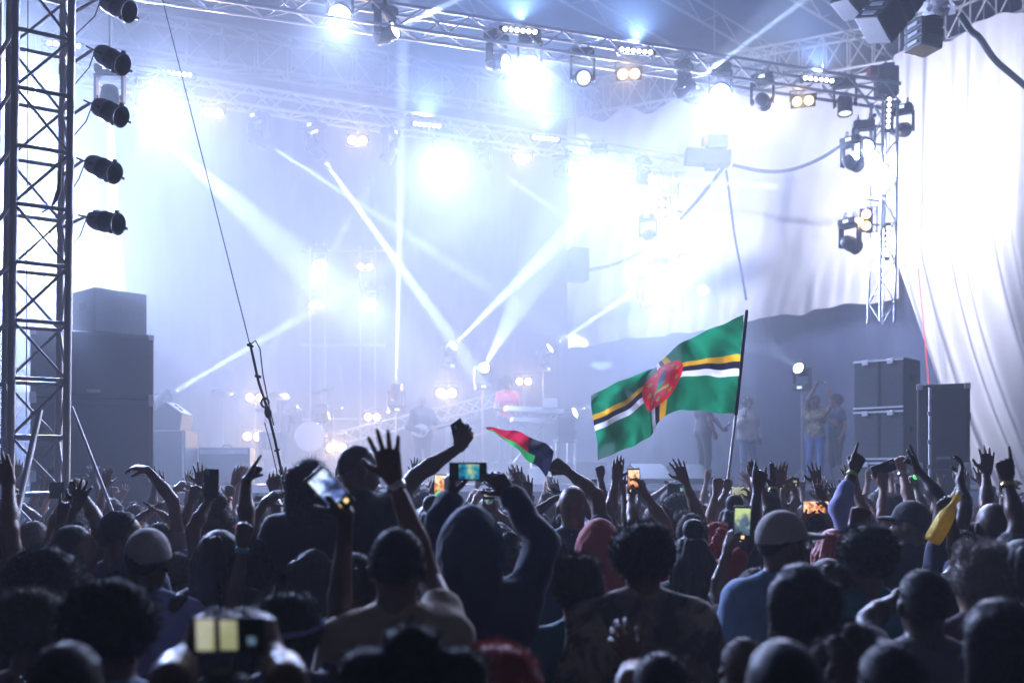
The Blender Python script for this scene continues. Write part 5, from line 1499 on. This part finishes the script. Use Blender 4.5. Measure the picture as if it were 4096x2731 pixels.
# ---- the packed rows nearer the stage: copies of a few poses
GRP = 'packed crowd before the stage'
proto = []
def pr_(arms, hair, shirt, skin):
    loc = Vector((0, 0, 0))
    return person(loc, 1.72, 0.0, 'person', arms=arms, hair=hair, shirt=shirt, skin=skin, fine=False, group=GRP)
Vv = lambda *a: Vector(a)
poses = [
    ('arms down', []),
    ('one open hand high', [dict(s=1, e=Vv(0.27, 0.08, 1.66), w=Vv(0.25, 0.12, 1.93), g='open', n=(0, 1, 0))]),
    ('fist in the air', [dict(s=-1, e=Vv(-0.30, 0.06, 1.62), w=Vv(-0.24, 0.14, 1.88), g='fist', n=(0, 1, 0))]),
    ('both hands up', [dict(s=1, e=Vv(0.31, 0.05, 1.62), w=Vv(0.22, 0.1, 1.88), g='open', n=(0, 1, 0)), dict(s=-1, e=Vv(-0.31, 0.05, 1.62), w=Vv(-0.25, 0.1, 1.89), g='flat', n=(0, 1, 0))]),
    ('pointing up', [dict(s=1, e=Vv(0.30, 0.1, 1.60), w=Vv(0.33, 0.16, 1.86), g='point', n=(0, 1, 0))]),
    ('clapping overhead', [dict(s=1, e=Vv(0.30, 0.08, 1.64), w=Vv(0.07, 0.14, 1.80), g='flat', n=(-1, 0, 0)), dict(s=-1, e=Vv(-0.30, 0.08, 1.64), w=Vv(-0.06, 0.14, 1.80), g='flat', n=(1, 0, 0))]),
    ('arms at the sides', []),
    ('wrist bent sideways', [dict(s=-1, e=Vv(-0.31, 0.08, 1.60), w=Vv(-0.20, 0.16, 1.83), g='claw', d=Vv(0.7, 0.1, 0.5), n=(0, 0.6, -0.8))]),
    ('two fingers raised', [dict(s=1, e=Vv(0.28, 0.12, 1.58), w=Vv(0.30, 0.20, 1.84), g='two', n=(0.3, 1, 0))]),
    ('arm swung out high', [dict(s=1, e=Vv(0.40, 0.05, 1.58), w=Vv(0.52, 0.1, 1.82), g='open', d=Vv(0.3, 0.1, 1), n=(-0.5, 0.8, 0))]),
]
hairs = [('short', 'black'), ('afro', 'black'), ('bun', 'brown'), ('fade', 'black'), ('long', 'black'), ('dreads', 'black'), ('curly', 'brown'), ('bob', 'brown'), ('short', 'brown'), ('locks', 'black')]
shirts = ['black', 'navy', 'grey', 'white', 'red', 'olive', 'teal', 'plum', 'cream', 'denim', 'blue']
HN = {'short': 'short hair', 'afro': 'round afro', 'bun': 'topknot', 'fade': 'shaved hair', 'long': 'long hair', 'dreads': 'dreadlocks', 'curly': 'curly hair', 'bob': 'bobbed hair', 'locks': 'knotted locks'}
rg = random.Random(11)
for i, (nm, ar) in enumerate(poses):
    proto.append(pr_(ar, hairs[i % len(hairs)], shirts[i], i % 3))
spots = []
tries = 0
while len(spots) < 150 and tries < 20000:
    tries += 1
    D_ = rg.uniform(4.8, 12.6) if len(spots) > 10 else rg.uniform(9, 12.6)
    x_ = rg.uniform(-0.60, 0.64) * D_
    if D_ > 15.1 + x_ * 0.404 - 1.1: continue                 # the barrier line
    if abs(x_ - at(110, 0, 8).x) < 0.5 and abs(D_ - 8) < 0.5: continue
    if any((x_ - a) ** 2 + (D_ - b_) ** 2 < 0.37 ** 2 for a, b_ in OCC): continue
    if math.hypot(x_ - pl.x, (D_ - pl.y)) < 1.0: continue
    OCC.append((x_, D_)); spots.append((x_, D_))
seen = set(); first = [True] * len(proto)
order = [0, 1, 7, 2, 3, 6, 4, 8, 5, 0, 9, 2, 1, 3, 6, 7]
for n, (x_, D_) in enumerate(spots):
    i = order[n % len(order)]
    for _ in range(60):
        hr = rg.choice(hairs); shn = rg.choice(shirts)
        if (i, hr, shn) not in seen: break
    seen.add((i, hr, shn))
    lab = 'person with %s%s in %s shirt, %s, near the stage' % (hr[1] + ' ', HN[hr[0]], shn, poses[i][0])
    s_ = rg.uniform(0.92, 1.05)
    copy_person(proto[i], (x_, D_, 0), rg.uniform(-0.35, 0.35), s_, lab, GRP, hair=hair_mesh(*hr), shirt=CL[shn], skin=SKINS[rg.choice((0, 0, 1, 1, 2, 3))])
for p in proto:                                                # the poses themselves are not part of the place
    for c in list(p.children): bpy.data.objects.remove(c)
    bpy.data.objects.remove(p)
# ================================================================== performers
def performer(x, D, label, arms=(), extra=0.0, h=1.76, yaw=PI, **kw):
    p = on_deck(x, D, extra)
    return person(p, h, yaw, label, arms=arms, fine=False, **kw), p
def wv(p, yaw, x, y, z): return p + Matrix.Rotation(yaw, 3, 'Z') @ Vector((x, y, z))
pg, p = performer(1690, 20.0, 'performer with shaved head playing guitar in a dark long coat', skin=1, hair=('fade', 'black'), shirt='black', jacket=True, trousers='black', yaw=PI + 0.4, head=(0.1, 0, -0.5),
    arms=[dict(s=1, e=wv(on_deck(1690, 20.0), PI + 0.4, 0.30, 0.02, 1.12), w=wv(on_deck(1690, 20.0), PI + 0.4, 0.12, 0.24, 1.04), g='claw', d=(0.6, -0.6, -0.3)), dict(s=-1, e=wv(on_deck(1690, 20.0), PI + 0.4, -0.33, 0.08, 1.14), w=wv(on_deck(1690, 20.0), PI + 0.4, -0.46, 0.26, 1.20), g='hold', d=(0.5, -0.4, 0.4))])
def guitar(c, ang, label, colr):
    r_ = thing('electric_guitar', c, label, 'guitar')
    R = Matrix.Rotation(ang, 3, 'Y')
    b = MB()
    pr = [(0.10 * math.cos(a) * (1 + 0.25 * math.cos(2 * a)), 0.15 * math.sin(a)) for a in [i * 2 * PI / 18 for i in range(18)]]
    vs = [Vector(c) + R @ Vector((y_ * 1.2, z_, x_ * 1.1)) for z_ in (-0.022, 0.022) for x_, y_ in pr]
    b._add(vs, [tuple(range(18))[::-1], tuple(range(18, 36))] + [(i, (i + 1) % 18, 18 + (i + 1) % 18, 18 + i) for i in range(18)])
    b.build('guitar_body', mat(colr + ' guitar lacquer', {'white': (0.7, 0.7, 0.7), 'red': (0.4, 0.05, 0.04)}[colr], 0.2), r_)
    MB().box(Vector(c) + R @ Vector((0.42, -0.02, 0)), (0.56, 0.025, 0.05), R).build('neck', mat('maple neck', (0.45, 0.28, 0.13), 0.4), r_)
    MB().box(Vector(c) + R @ Vector((0.76, -0.02, 0.01)), (0.14, 0.02, 0.08), R, bevel=0.008).build('headstock', mat('maple neck', (0.45, 0.28, 0.13), 0.4), r_)
guitar(wv(p, PI + 0.4, 0.10, 0.20, 1.05), -0.25, 'white electric guitar slung across the coated performer', 'white')
pb, p = performer(1895, 22.6, 'seated looking performer with beard and dark shirt beside the guitarist', skin=1, hair=('short', 'black'), shirt='navy', h=1.72, yaw=PI - 0.2,
    arms=[dict(s=1, e=wv(on_deck(1895, 22.6), PI - 0.2, 0.32, 0.04, 1.12), w=wv(on_deck(1895, 22.6), PI - 0.2, 0.13, 0.25, 1.02), g='claw', d=(0.5, -0.6, -0.3))])
pb['label'] = 'performer with short hair and navy shirt playing bass behind the guitarist'
guitar(wv(p, PI - 0.2, 0.08, 0.20, 1.02), -0.3, 'red electric bass held by the navy shirted performer', 'red')
pk, p = performer(2030, 20.8, 'performer in coral red shirt standing at the keyboard', extra=0.42, skin=1, hair=('afro', 'black'), shirt='coral', yaw=PI + 0.2, head=(0.2, 0, 0.3),
    arms=[dict(s=s_, e=wv(on_deck(2030, 20.8, 0.42), PI + 0.2, 0.27 * s_, 0.12, 1.12), w=wv(on_deck(2030, 20.8, 0.42), PI + 0.2, 0.2 * s_ - 0.12, 0.40, 1.06), g='claw', d=(0, -1, -0.3), n=(0, 0, -1)) for s_ in (-1, 1)])
ps, p = performer(2815, 18.3, 'singer in black shirt and shorts with a microphone under the big flag', skin=0, hair=('short', 'black'), shirt='black', trousers='black', yaw=PI / 2 + PI + 0.4, sleeve=0.6,
    arms=[dict(s=-1, e=wv(on_deck(2815, 18.3), 0, 0.20, -0.12, 1.16), w=wv(on_deck(2815, 18.3), 0, 0.30, -0.2, 0.98), g='fist', d=(0.9, -0.3, 0.3))])
def microphone(c, d, label):
    c, d = Vector(c), Vector(d).normalized()
    r_ = thing('microphone', c, label, 'microphone')
    MB().lathe([(0.011, -0.09), (0.013, -0.02), (0.018, 0.05)], c, d, 12).build('handle', BLACK, r_)
    MB().lathe([(0.018, 0.05), (0.027, 0.065), (0.027, 0.09), (0.016, 0.11), (0.0, 0.112)], c, d, 12).build('grille', GREY, r_)
microphone(wv(on_deck(2815, 18.3), 0, 0.36, -0.24, 1.04), (0.7, 0, 0.7), 'microphone in the hand of the singer in black')
p_ = on_deck(2990, 19.6)
pw, p = performer(2990, 19.6, 'singer in open cream jacket over a white shirt', skin=1, hair=('curly', 'brown'), shirt='cream', jacket=True, yaw=PI + 0.3, h=1.68,
    arms=[dict(s=1, e=wv(p_, PI + 0.3, 0.28, 0.05, 1.12), w=wv(p_, PI + 0.3, 0.20, 0.22, 1.26), g='fist', d=(0, -0.5, 0.8))])
microphone(wv(p_, PI + 0.3, 0.18, 0.25, 1.36), (0.1, 0.1, 1), 'microphone raised by the singer in the cream jacket')
p_ = on_deck(3262, 19.8)
pa_, p = performer(3262, 19.8, 'singer in gold print shirt lifting both arms to a microphone', skin=1, hair=('short', 'black'), shirt='print', trousers='blue', yaw=PI - 0.5, h=1.74, sleeve=0.5,
    arms=[dict(s=1, e=wv(p_, 0, -0.16, -0.05, 1.66), w=wv(p_, 0, -0.02, -0.05, 1.92), g='fist', d=(0.5, 0, 0.7)), dict(s=-1, e=wv(p_, 0, 0.28, -0.15, 1.55), w=wv(p_, 0, 0.22, -0.18, 1.78), g='fist', d=(-0.1, 0, 1))])
microphone(wv(p_, 0, 0.10, -0.06, 2.02), (1, 0, -0.35), 'microphone lifted overhead by the singer in gold print')
p_ = on_deck(3345, 19.9)
pd_, p = performer(3345, 19.9, 'singer with dark afro in navy facing the one in gold print', skin=1, hair=('afro', 'black'), shirt='navy', trousers='black', yaw=PI / 2 + 0.3, h=1.74,
    arms=[dict(s=1, e=wv(p_, 0, -0.10, -0.25, 1.15), w=wv(p_, 0, -0.26, -0.22, 1.30), g='claw', d=(-0.8, 0, 0.5))])
p_ = on_deck(1120, 21.4, 0.24)
pdm, p = performer(1120, 21.4, 'drummer in grey shirt behind the cymbals', extra=0.24, skin=1, hair=('short', 'black'), shirt='grey', yaw=PI, h=1.5,
    arms=[dict(s=1, e=wv(p_, PI, 0.34, 0.08, 1.02), w=wv(p_, PI, 0.22, 0.32, 1.10), g='fist', d=(0.1, -1, 0.2))])
p_ = on_deck(95, 14.9)
pst, p = performer(95, 15.0, 'stage hand in grey shirt standing beyond the lamp tower', skin=1, hair=('short', 'black'), shirt='grey', yaw=PI / 2, h=1.78)

# ================================================================== flags
def grid_flag(name, label, ctrl, nu, nv, paint, parent=None, wave=None):
    """ctrl: columns from the hoist to the fly, each (u, [points from top to bottom])"""
    us = [c[0] for c in ctrl]
    def cat(p0, p1, p2, p3, t): return 0.5 * ((2 * p1) + (p2 - p0) * t + (2 * p0 - 5 * p1 + 4 * p2 - p3) * t * t + (3 * p1 - p0 - 3 * p2 + p3) * t ** 3)
    def spl(P, xs, x):
        i = max(0, min(len(xs) - 2, sum(1 for q in xs[1:-1] if q <= x)))
        t = (x - xs[i]) / (xs[i + 1] - xs[i])
        return cat(P[max(i - 1, 0)], P[i], P[i + 1], P[min(i + 2, len(P) - 1)], t)
    nr = len(ctrl[0][1]); vsr = [j / (nr - 1) for j in range(nr)]
    V_, UV = [], []
    for i in range(nu + 1):
        u = i / nu
        colp = [spl([c[1][j] for c in ctrl], us, u) for j in range(nr)]
        for j in range(nv + 1):
            v = j / nv
            p = spl(colp, vsr, v)
            if wave: p = p + wave(u, v)
            V_.append(p); UV.append((u, v))
    Q = [(i * (nv + 1) + j, i * (nv + 1) + j + 1, (i + 1) * (nv + 1) + j + 1, (i + 1) * (nv + 1) + j) for i in range(nu) for j in range(nv)]
    me = bpy.data.meshes.new(name)
    o = root_loc(parent)
    me.from_pydata([tuple(p - o) for p in V_], [], Q)
    me.polygons.foreach_set('use_smooth', [True] * len(Q))
    ca = me.color_attributes.new('dye', 'FLOAT_COLOR', 'POINT')
    ca.data.foreach_set('color', np.array([(*paint(u, v), 1) for u, v in UV], dtype=np.float32).ravel())
    m = bpy.data.materials.new('dyed flag cloth'); m.use_nodes = True
    nt = m.node_tree; at_ = nt.nodes.new('ShaderNodeAttribute'); at_.attribute_name = 'dye'
    bs_ = nt.nodes['Principled BSDF']; bs_.inputs['Roughness'].default_value = 0.7
    nt.links.new(at_.outputs['Color'], bs_.inputs['Base Color'])
    tb = nt.nodes.new('ShaderNodeBsdfTranslucent'); nt.links.new(at_.outputs['Color'], tb.inputs['Color'])
    mx = nt.nodes.new('ShaderNodeMixShader'); mx.inputs[0].default_value = 0.66
    nt.links.new(bs_.outputs[0], mx.inputs[1]); nt.links.new(tb.outputs[0], mx.inputs[2]); nt.links.new(mx.outputs[0], nt.nodes['Material Output'].inputs['Surface'])
    me.materials.append(m)
    return link_mesh(name, me, parent)
FD = 8.15
GREEN, YEL, BLK, WHT, RED = (0.008, 0.16, 0.065), (0.75, 0.38, 0.02), (0.015, 0.015, 0.03), (0.85, 0.82, 0.86), (0.85, 0.015, 0.03)
def star(x, y, cx, cy, r):
    dx, dy = x - cx, y - cy
    a = math.atan2(dx, dy); rad = math.hypot(dx, dy)
    k = (a / (2 * PI / 5)) % 1.0
    k = abs(k - 0.5) * 2
    return rad < r * (0.42 + 0.58 * k ** 1.4)
def island(u, v):
    x, y = (u - 0.5) * 2.0, (v - 0.5)                      # units of hoist, y down
    rad = math.hypot(x, y)
    if rad < 0.30:
        for i in range(10):
            a = i * 2 * PI / 10
            if star(x, -y, 0.225 * math.sin(a), 0.225 * math.cos(a), 0.036): return YEL if not star(x, -y, 0.225 * math.sin(a), 0.225 * math.cos(a), 0.022) else (0.05, 0.42, 0.12)
        # a green parrot with dark breast on a perch
        if ((x - 0.01) / 0.055) ** 2 + ((y - 0.0) / 0.11) ** 2 < 1: return (0.05, 0.10, 0.16) if y < 0.03 else (0.03, 0.30, 0.10)
        if ((x + 0.02) / 0.035) ** 2 + ((y + 0.105) / 0.04) ** 2 < 1: return (0.10, 0.06, 0.22)
        if abs(y - 0.125) < 0.016 and abs(x) < 0.10: return (0.75, 0.55, 0.08)
        if abs(x - 0.045 - (y - 0.1) * 0.4) < 0.02 and 0.06 < y < 0.17: return (0.03, 0.28, 0.10)
        return RED
    w = 0.075
    for q in (y, None):
        pass
    if -1.5 * w <= y < -0.5 * w: return YEL
    if -0.5 * w <= y < 0.5 * w: return BLK
    if 0.5 * w <= y < 1.5 * w: return WHT
    if -1.5 * w <= -x < -0.5 * w: return WHT
    if -0.5 * w <= -x < 0.5 * w: return BLK
    if 0.5 * w <= -x < 1.5 * w: return YEL
    return GREEN
def fp(x, y, dd=0.0): return at(x, y, FD + dd)
ctrl = [(0.0, [fp(2976, 1258), fp(2967, 1360), fp(2958, 1460), fp(2950, 1560), fp(2942, 1655)]),
        (0.10, [fp(2905, 1290, .07), fp(2900, 1375, .02), fp(2895, 1464, -.02), fp(2886, 1560, .06), fp(2880, 1652, .10)]),
        (0.22, [fp(2815, 1328, .02), fp(2822, 1398, .08), fp(2818, 1466, .10), fp(2806, 1556, .00), fp(2800, 1640, -.06)]),
        (0.34, [fp(2725, 1372, .10), fp(2742, 1420, -.02), fp(2742, 1474, -.10), fp(2730, 1550, -.06), fp(2722, 1642, .08)]),
        (0.44, [fp(2662, 1424, .24), fp(2690, 1448, .06), fp(2688, 1494, -.08), fp(2672, 1580, -.14), fp(2664, 1660, .0)]),
        (0.52, [fp(2636, 1452, .40), fp(2640, 1478, .22), fp(2634, 1528, .04), fp(2624, 1612, -.06), fp(2622, 1706, -.02)]),
        (0.58, [fp(2622, 1468, .52), fp(2614, 1496, .42), fp(2618, 1548, .26), fp(2602, 1640, .10), fp(2604, 1740, .08)]),
        (0.66, [fp(2590, 1482, .56), fp(2566, 1520, .46), fp(2560, 1584, .30), fp(2566, 1676, .10), fp(2574, 1762, .04)]),
        (0.76, [fp(2508, 1512, .40), fp(2500, 1566, .22), fp(2506, 1628, .08), fp(2522, 1704, .12), fp(2528, 1786, .22)]),
        (0.88, [fp(2432, 1548, .22), fp(2424, 1600, .34), fp(2434, 1664, .36), fp(2452, 1738, .20), fp(2458, 1812, .04)]),
        (1.0, [fp(2366, 1580, .34), fp(2362, 1630, .20), fp(2374, 1694, .10), fp(2392, 1764, .16), fp(2390, 1842, .22)])]
fl = thing('large_flag', fp(2912, 1960), 'green flag with tricolour cross, red disc and stars on a tall pole', 'flag')
grid_flag('flag_cloth', '', ctrl, 260, 150, island, fl, lambda u, v: Vector((0, 0.034 * math.sin(u * 27 + v * 8) * min(1, 4 * u) + 0.05 * math.sin(u * 13 - v * 7) * u + 0.010 * math.sin((u * 60 + v * 40)) * max(0, 1 - 5 * u), 0.004 * math.sin(u * 40))))
MB().tube(fp(2986, 1252), fp(2944, 1660), 0.014, n=8).build('pole_sleeve', CL['black'], fl)
MB().tube(fp(2944, 1655), fp(2900, 2010), 0.0115, n=8).build('pole', ALU, fl)
MB().lathe([(0.0, 0.03), (0.012, 0.02), (0.014, 0.0)], fp(2986, 1252), (0.1, 0, 1), 10).build('finial', RUBBER, fl)
# the small flag
F2D = Vector(a30[0]['w']).y - 0.02
def f2(x, y, dd=0.0): return at(x, y, F2D + dd)
def tri(u, v):
    if v > 0.60: return (0.05, 0.45, 0.10) if u < 0.72 else BLK
    return (0.50, 0.02, 0.05) if u < 0.62 else BLK
ctrl2 = [(0.0, [f2(1942, 1709), f2(1945, 1714), f2(1950, 1720)]), (0.3, [f2(2020, 1716, .05), f2(2025, 1745, .12), f2(2045, 1775, .16)]),
         (0.6, [f2(2110, 1740, .10), f2(2105, 1790, .02), f2(2100, 1830, .10)]), (0.8, [f2(2180, 1775, .04), f2(2165, 1820, -.06), f2(2150, 1868, .02)]), (1.0, [f2(2215, 1800), f2(2205, 1850), f2(2185, 1905)])]
fs_ = thing('small_flag', f2(2200, 1850), 'small red, black and green flag bunched in a raised hand', 'flag')
grid_flag('flag_cloth', '', ctrl2, 70, 40, tri, fs_, lambda u, v: Vector((0, 0.02 * math.sin(u * 22 + v * 6), 0.006 * math.sin(u * 17))))

# ================================================================== phones and other things in hands
def screen_mat(name, cols, scale, strength, seed):
    m = bpy.data.materials.new(name); m.use_nodes = True
    nt = m.node_tree; b = nt.nodes['Principled BSDF']
    b.inputs['Base Color'].default_value = (0.02, 0.02, 0.02, 1); b.inputs['Roughness'].default_value = 0.15
    tc = nt.nodes.new('ShaderNodeTexCoord'); mp = nt.nodes.new('ShaderNodeMapping'); mp.inputs['Location'].default_value = (seed, seed * 2.3, seed)
    n = nt.nodes.new('ShaderNodeTexNoise'); n.inputs['Scale'].default_value = scale; n.inputs['Detail'].default_value = 3
    r = nt.nodes.new('ShaderNodeValToRGB'); r.color_ramp.elements[0].position = 0.36; r.color_ramp.elements[1].position = 0.64
    r.color_ramp.elements[0].color = (*cols[0], 1); r.color_ramp.elements[1].color = (*cols[-1], 1)
    for i, c in enumerate(cols[1:-1]):
        e = r.color_ramp.elements.new(0.36 + 0.28 * (i + 1) / (len(cols) - 1)); e.color = (*c, 1)
    nt.links.new(tc.outputs['Object'], mp.inputs[0]); nt.links.new(mp.outputs[0], n.inputs['Vector']); sx = nt.nodes.new('ShaderNodeSeparateXYZ'); nt.links.new(tc.outputs['Object'], sx.inputs[0])
    ma = nt.nodes.new('ShaderNodeMath'); ma.operation = 'MULTIPLY_ADD'; ma.inputs[1].default_value = 2.2
    nt.links.new(sx.outputs['Z'], ma.inputs[0]); nt.links.new(n.outputs['Fac'], ma.inputs[2]); nt.links.new(ma.outputs[0], r.inputs[0])
    nt.links.new(r.outputs[0], b.inputs['Emission Color']); b.inputs['Emission Strength'].default_value = strength
    return m
def phone(c, roll, label, scr=None, pitch=0.1, yaw=0.0, s=1.0, flip=False):
    """screen looks back to the camera side"""
    c = Vector(c)
    r_ = thing('phone', c, label, 'phone')
    R = Matrix.Rotation(yaw, 3, 'Z') @ Matrix.Rotation(pitch, 3, 'X') @ Matrix.Rotation(roll, 3, 'Y')
    MB().box(c, (0.078 * s, 0.010, 0.158 * s), R, bevel=0.004).build('case', BLACK, r_)
    if scr:
        for (cx_, cz_, w_, h_, m_) in scr:
            MB().box(c + R @ Vector((cx_ * s, -0.006, cz_ * s)), (w_ * s, 0.002, h_ * s), R).build('screen', m_, r_, ) 
    else:
        MB().box(c + R @ Vector((-0.02, -0.006, 0.055)), (0.02, 0.003, 0.025), R).build('camera_lens', GREY, r_)
    return r_
full = lambda m_: [(0, 0, 0.070, 0.145, m_)]
SC_BLUE = screen_mat('bluish concert screen', [(0.02, 0.02, 0.05), (0.12, 0.2, 0.5), (0.7, 0.85, 1.0)], 22, 1.3, 1)
SC_ORANGE = screen_mat('orange concert screen', [(0.12, 0.02, 0.01), (0.7, 0.25, 0.08), (1.0, 0.75, 0.5)], 26, 1.2, 4)
SC_TEAL = screen_mat('teal concert screen', [(0.01, 0.06, 0.2), (0.02, 0.35, 0.5), (0.6, 0.75, 0.4)], 24, 0.8, 2)
SC_GREEN = screen_mat('green concert screen', [(0.05, 0.08, 0.12), (0.12, 0.2, 0.3), (0.65, 0.8, 0.35)], 18, 0.9, 7)
SC_YEL = screen_mat('pale yellow screen panel', [(0.65, 0.68, 0.38), (0.85, 0.88, 0.6), (1.0, 1.0, 0.8)], 14, 0.45, 3)
SC_DIM = screen_mat('dim blue screen panel', [(0.01, 0.02, 0.03), (0.05, 0.12, 0.16), (0.3, 0.4, 0.35)], 30, 0.8, 5)
ICON = mat('lit shutter icon', (0.5, 0.4, 0.2), 0.4, emit=(1.0, 0.75, 0.3), estr=1.3)
def fw(a, i=0): return Vector(a[i]['w'])
q = at(1322, 1962, fw(a16).y - 0.02); phone(q, -0.72, 'tilted phone with a bright bluish screen held over the crowd', [(0, 0.012, 0.068, 0.11, SC_BLUE), (-0.014, -0.056, 0.014, 0.014, ICON), (0.018, -0.056, 0.014, 0.014, ICON)])
q = (fw(a19, 0) + fw(a19, 1)) / 2; q = at(1872, 1885, q.y); phone(q, PI / 2, 'phone held level over the blue hood showing a teal picture', [(0, 0.005, 0.062, 0.085, SC_TEAL)])
q = at(1760, 1945, fw(ac).y - 0.03); phone(q, 0.05, 'phone with orange picture beside the hooded one’s forearm'.replace('’', ''), full(SC_ORANGE))
q = at(2535, 1922, fw(a33).y - 0.03); phone(q, -0.03, 'upright phone showing the crowd in orange', [(0, 0.01, 0.069, 0.115, SC_ORANGE), (-0.018, -0.060, 0.013, 0.013, ICON), (0.006, -0.060, 0.013, 0.013, ICON)])
q = at(2968, 2092, fw(a40).y - 0.02); phone(q, 0.02, 'upright phone with a green and blue picture before the cap', [(0, 0.008, 0.069, 0.120, SC_GREEN), (0.004, -0.062, 0.014, 0.014, ICON)], s=1.05)
q = at(1512, 2058, fw(a51b).y - 0.02); phone(q, PI / 2, 'level phone split into three lit panels', [(0, -0.048, 0.064, 0.026, SC_YEL), (0, -0.010, 0.064, 0.026, SC_YEL), (0, 0.035, 0.064, 0.036, SC_DIM)])
q = at(912, 2535, fw(a15).y - 0.10); phone(q, PI / 2, 'blurred phone with two pale yellow panels', [(0, -0.047, 0.068, 0.038, SC_YEL), (0, 0.003, 0.064, 0.036, SC_YEL), (0.012, 0.052, 0.016, 0.016, SC_GREEN)], s=0.95)
q = at(846, 1932, fw(a24).y - 0.02); phone(q, 0.04, 'dark phone seen from behind beside the spread hand', None)
q = at(3155, 1928, fw(a48).y - 0.02); phone(q, PI / 2, 'small level phone with white bands before the singers', [(0.02, 0, 0.016, 0.12, SC_YEL), (-0.006, 0, 0.016, 0.12, SC_YEL)])
q = at(3535, 1872, fw(a49).y + 0.0); phone(q, 1.2, 'dark phone in the fair raised hand', None)
q = at(1838, 1742, fw(a21).y + 0.02); phone(q, -0.5, 'dark phone gripped at the end of the stretched arm', None, yaw=0.9)
q = at(1955, 2000, fw(ah1).y - 0.03); phone(q, 0.0, 'phone with yellow bars among the heads below the flag', [(0, 0.04, 0.06, 0.03, SC_YEL), (0, -0.01, 0.06, 0.03, SC_DIM), (0, -0.05, 0.03, 0.02, SC_YEL)])
q = at(2962, 1965, fw(ah2).y - 0.03); phone(q, PI / 2, 'phone with a bright yellow screen behind the flag pole', full(SC_YEL))
q = at(3262, 2028, fw(ah3).y - 0.03); phone(q, PI / 2, 'phone with a dim ochre screen beside the lilac sleeve', full(SC_ORANGE))
q = at(2715, 1955, fw(ah4).y - 0.03); phone(q, PI / 2, 'long dark phone glinting blue beside the oval sign', [(0, 0.03, 0.03, 0.04, SC_TEAL)], s=1.3)
# glasses, gold bottle, glow sticks
GOLD = mat('crinkled gold foil', (1.0, 0.70, 0.10), 0.25, 0.3, vary=0.3, scale=60, bump=0.7, bscale=160, trans=0.55)
bq = fw(a53); bD = bq.y - 0.05
b0, b1 = at(3728, 2165, bD), at(3842, 1965, bD)
ax = (b1 - b0); Lb = ax.length
bt = thing('golden_bottle', b0, 'golden champagne bottle tilted in a fist above the crowd', 'bottle')
MB().lathe([(0.0, 0.012), (0.036, 0.0), (0.041, 0.012), (0.041, Lb * 0.10), (0.040, Lb * 0.42), (0.036, Lb * 0.54), (0.024, Lb * 0.66), (0.018, Lb * 0.74)], b0, ax, 24, ribs=(3, 5)).build('bottle_body', GOLD, bt)
MB().lathe([(0.018, Lb * 0.73), (0.017, Lb * 0.90), (0.0155, Lb * 0.93)], b0, ax, 18).build('neck_foil', GOLD, bt)
MB().lathe([(0.0165, Lb * 0.925), (0.0165, Lb * 0.975), (0.013, Lb), (0.0, Lb)], b0, ax, 16).build('cork', mat('white cork cap', (0.75, 0.72, 0.68), 0.5), bt)
for i, (x, y, D_, sx) in enumerate(((1752, 1998, fw(ac).y - 0.02, 0.055), (3660, 1918, fw(ah5).y - 0.03, 0.035))):
    tag(MB().lathe([(0.0, 0.0), (sx * 0.5, 0.01), (sx * 0.6, sx * 0.6), (sx * 0.4, sx), (0.0, sx * 1.1)], at(x, y, D_), (0.3, 0, 1), 10).build('glow_balloon', mat('neon green glow plastic', (0.05, 0.6, 0.08), 0.4, emit=(0.12, 1.0, 0.22), estr=0.9), origin=at(x, y, D_)),
        ('neon green glowing token beside a raised phone', 'small neon green glowing token among the raised arms')[i], 'glow toy')
# ================================================================== stage haze: one closed box of even air
hz = MB().box((0, 20, 6.9), (150, 110, 15.8)).build('haze', RUBBER)
hz.data.materials.clear()
hm_ = bpy.data.materials.new('stage haze')
hm_.use_nodes = True
nt = hm_.node_tree
nt.nodes.remove(nt.nodes['Principled BSDF'])
pv = nt.nodes.new('ShaderNodeVolumePrincipled')
for nm in ('Density Attribute', 'Temperature Attribute', 'Color Attribute'):
    pv.inputs[nm].default_value = ''          # even air: nothing varies in it
pv.inputs['Density'].default_value = HAZE
pv.inputs['Anisotropy'].default_value = 0.05
pv.inputs['Color'].default_value = (0.90, 0.94, 1.0, 1)
nt.links.new(pv.outputs[0], nt.nodes['Material Output'].inputs['Volume'])
hz.data.materials.append(hm_)
hm_.cycles.volume_sampling = 'EQUIANGULAR'
hz['kind'] = 'stuff'

# thicker smoke that hangs under the stage roof
plan = [st(-15, -1.7, 0), st(0.8, -1.7, 0), st(8.6, 3.0, 0), st(5.0, 8.3, 0), st(4.4, 10.3, 0), st(-15, 10.3, 0)]
b = MB()
n_ = len(plan)
upper = [plan[0], st(8.8, -1.7, 0), st(9.4, 2.6, 0)] + plan[3:]           # the smoke spreads out under the roof
vs_ = [Vector((p.x, p.y, 1.2)) for p in plan] + [Vector((p.x, p.y, 12.3)) for p in upper]
b._add(vs_, [tuple(range(n_))[::-1], tuple(range(n_, 2 * n_))] + [(i, (i + 1) % n_, n_ + (i + 1) % n_, n_ + i) for i in range(n_)])
smk = b.build('stage_smoke', RUBBER)
smk.data.materials.clear()
m2 = hm_.copy(); m2.name = 'stage smoke'
m2.node_tree.nodes['Principled Volume'].inputs['Density'].default_value = SMOKE
smk.data.materials.append(m2)
smk['kind'] = 'stuff'
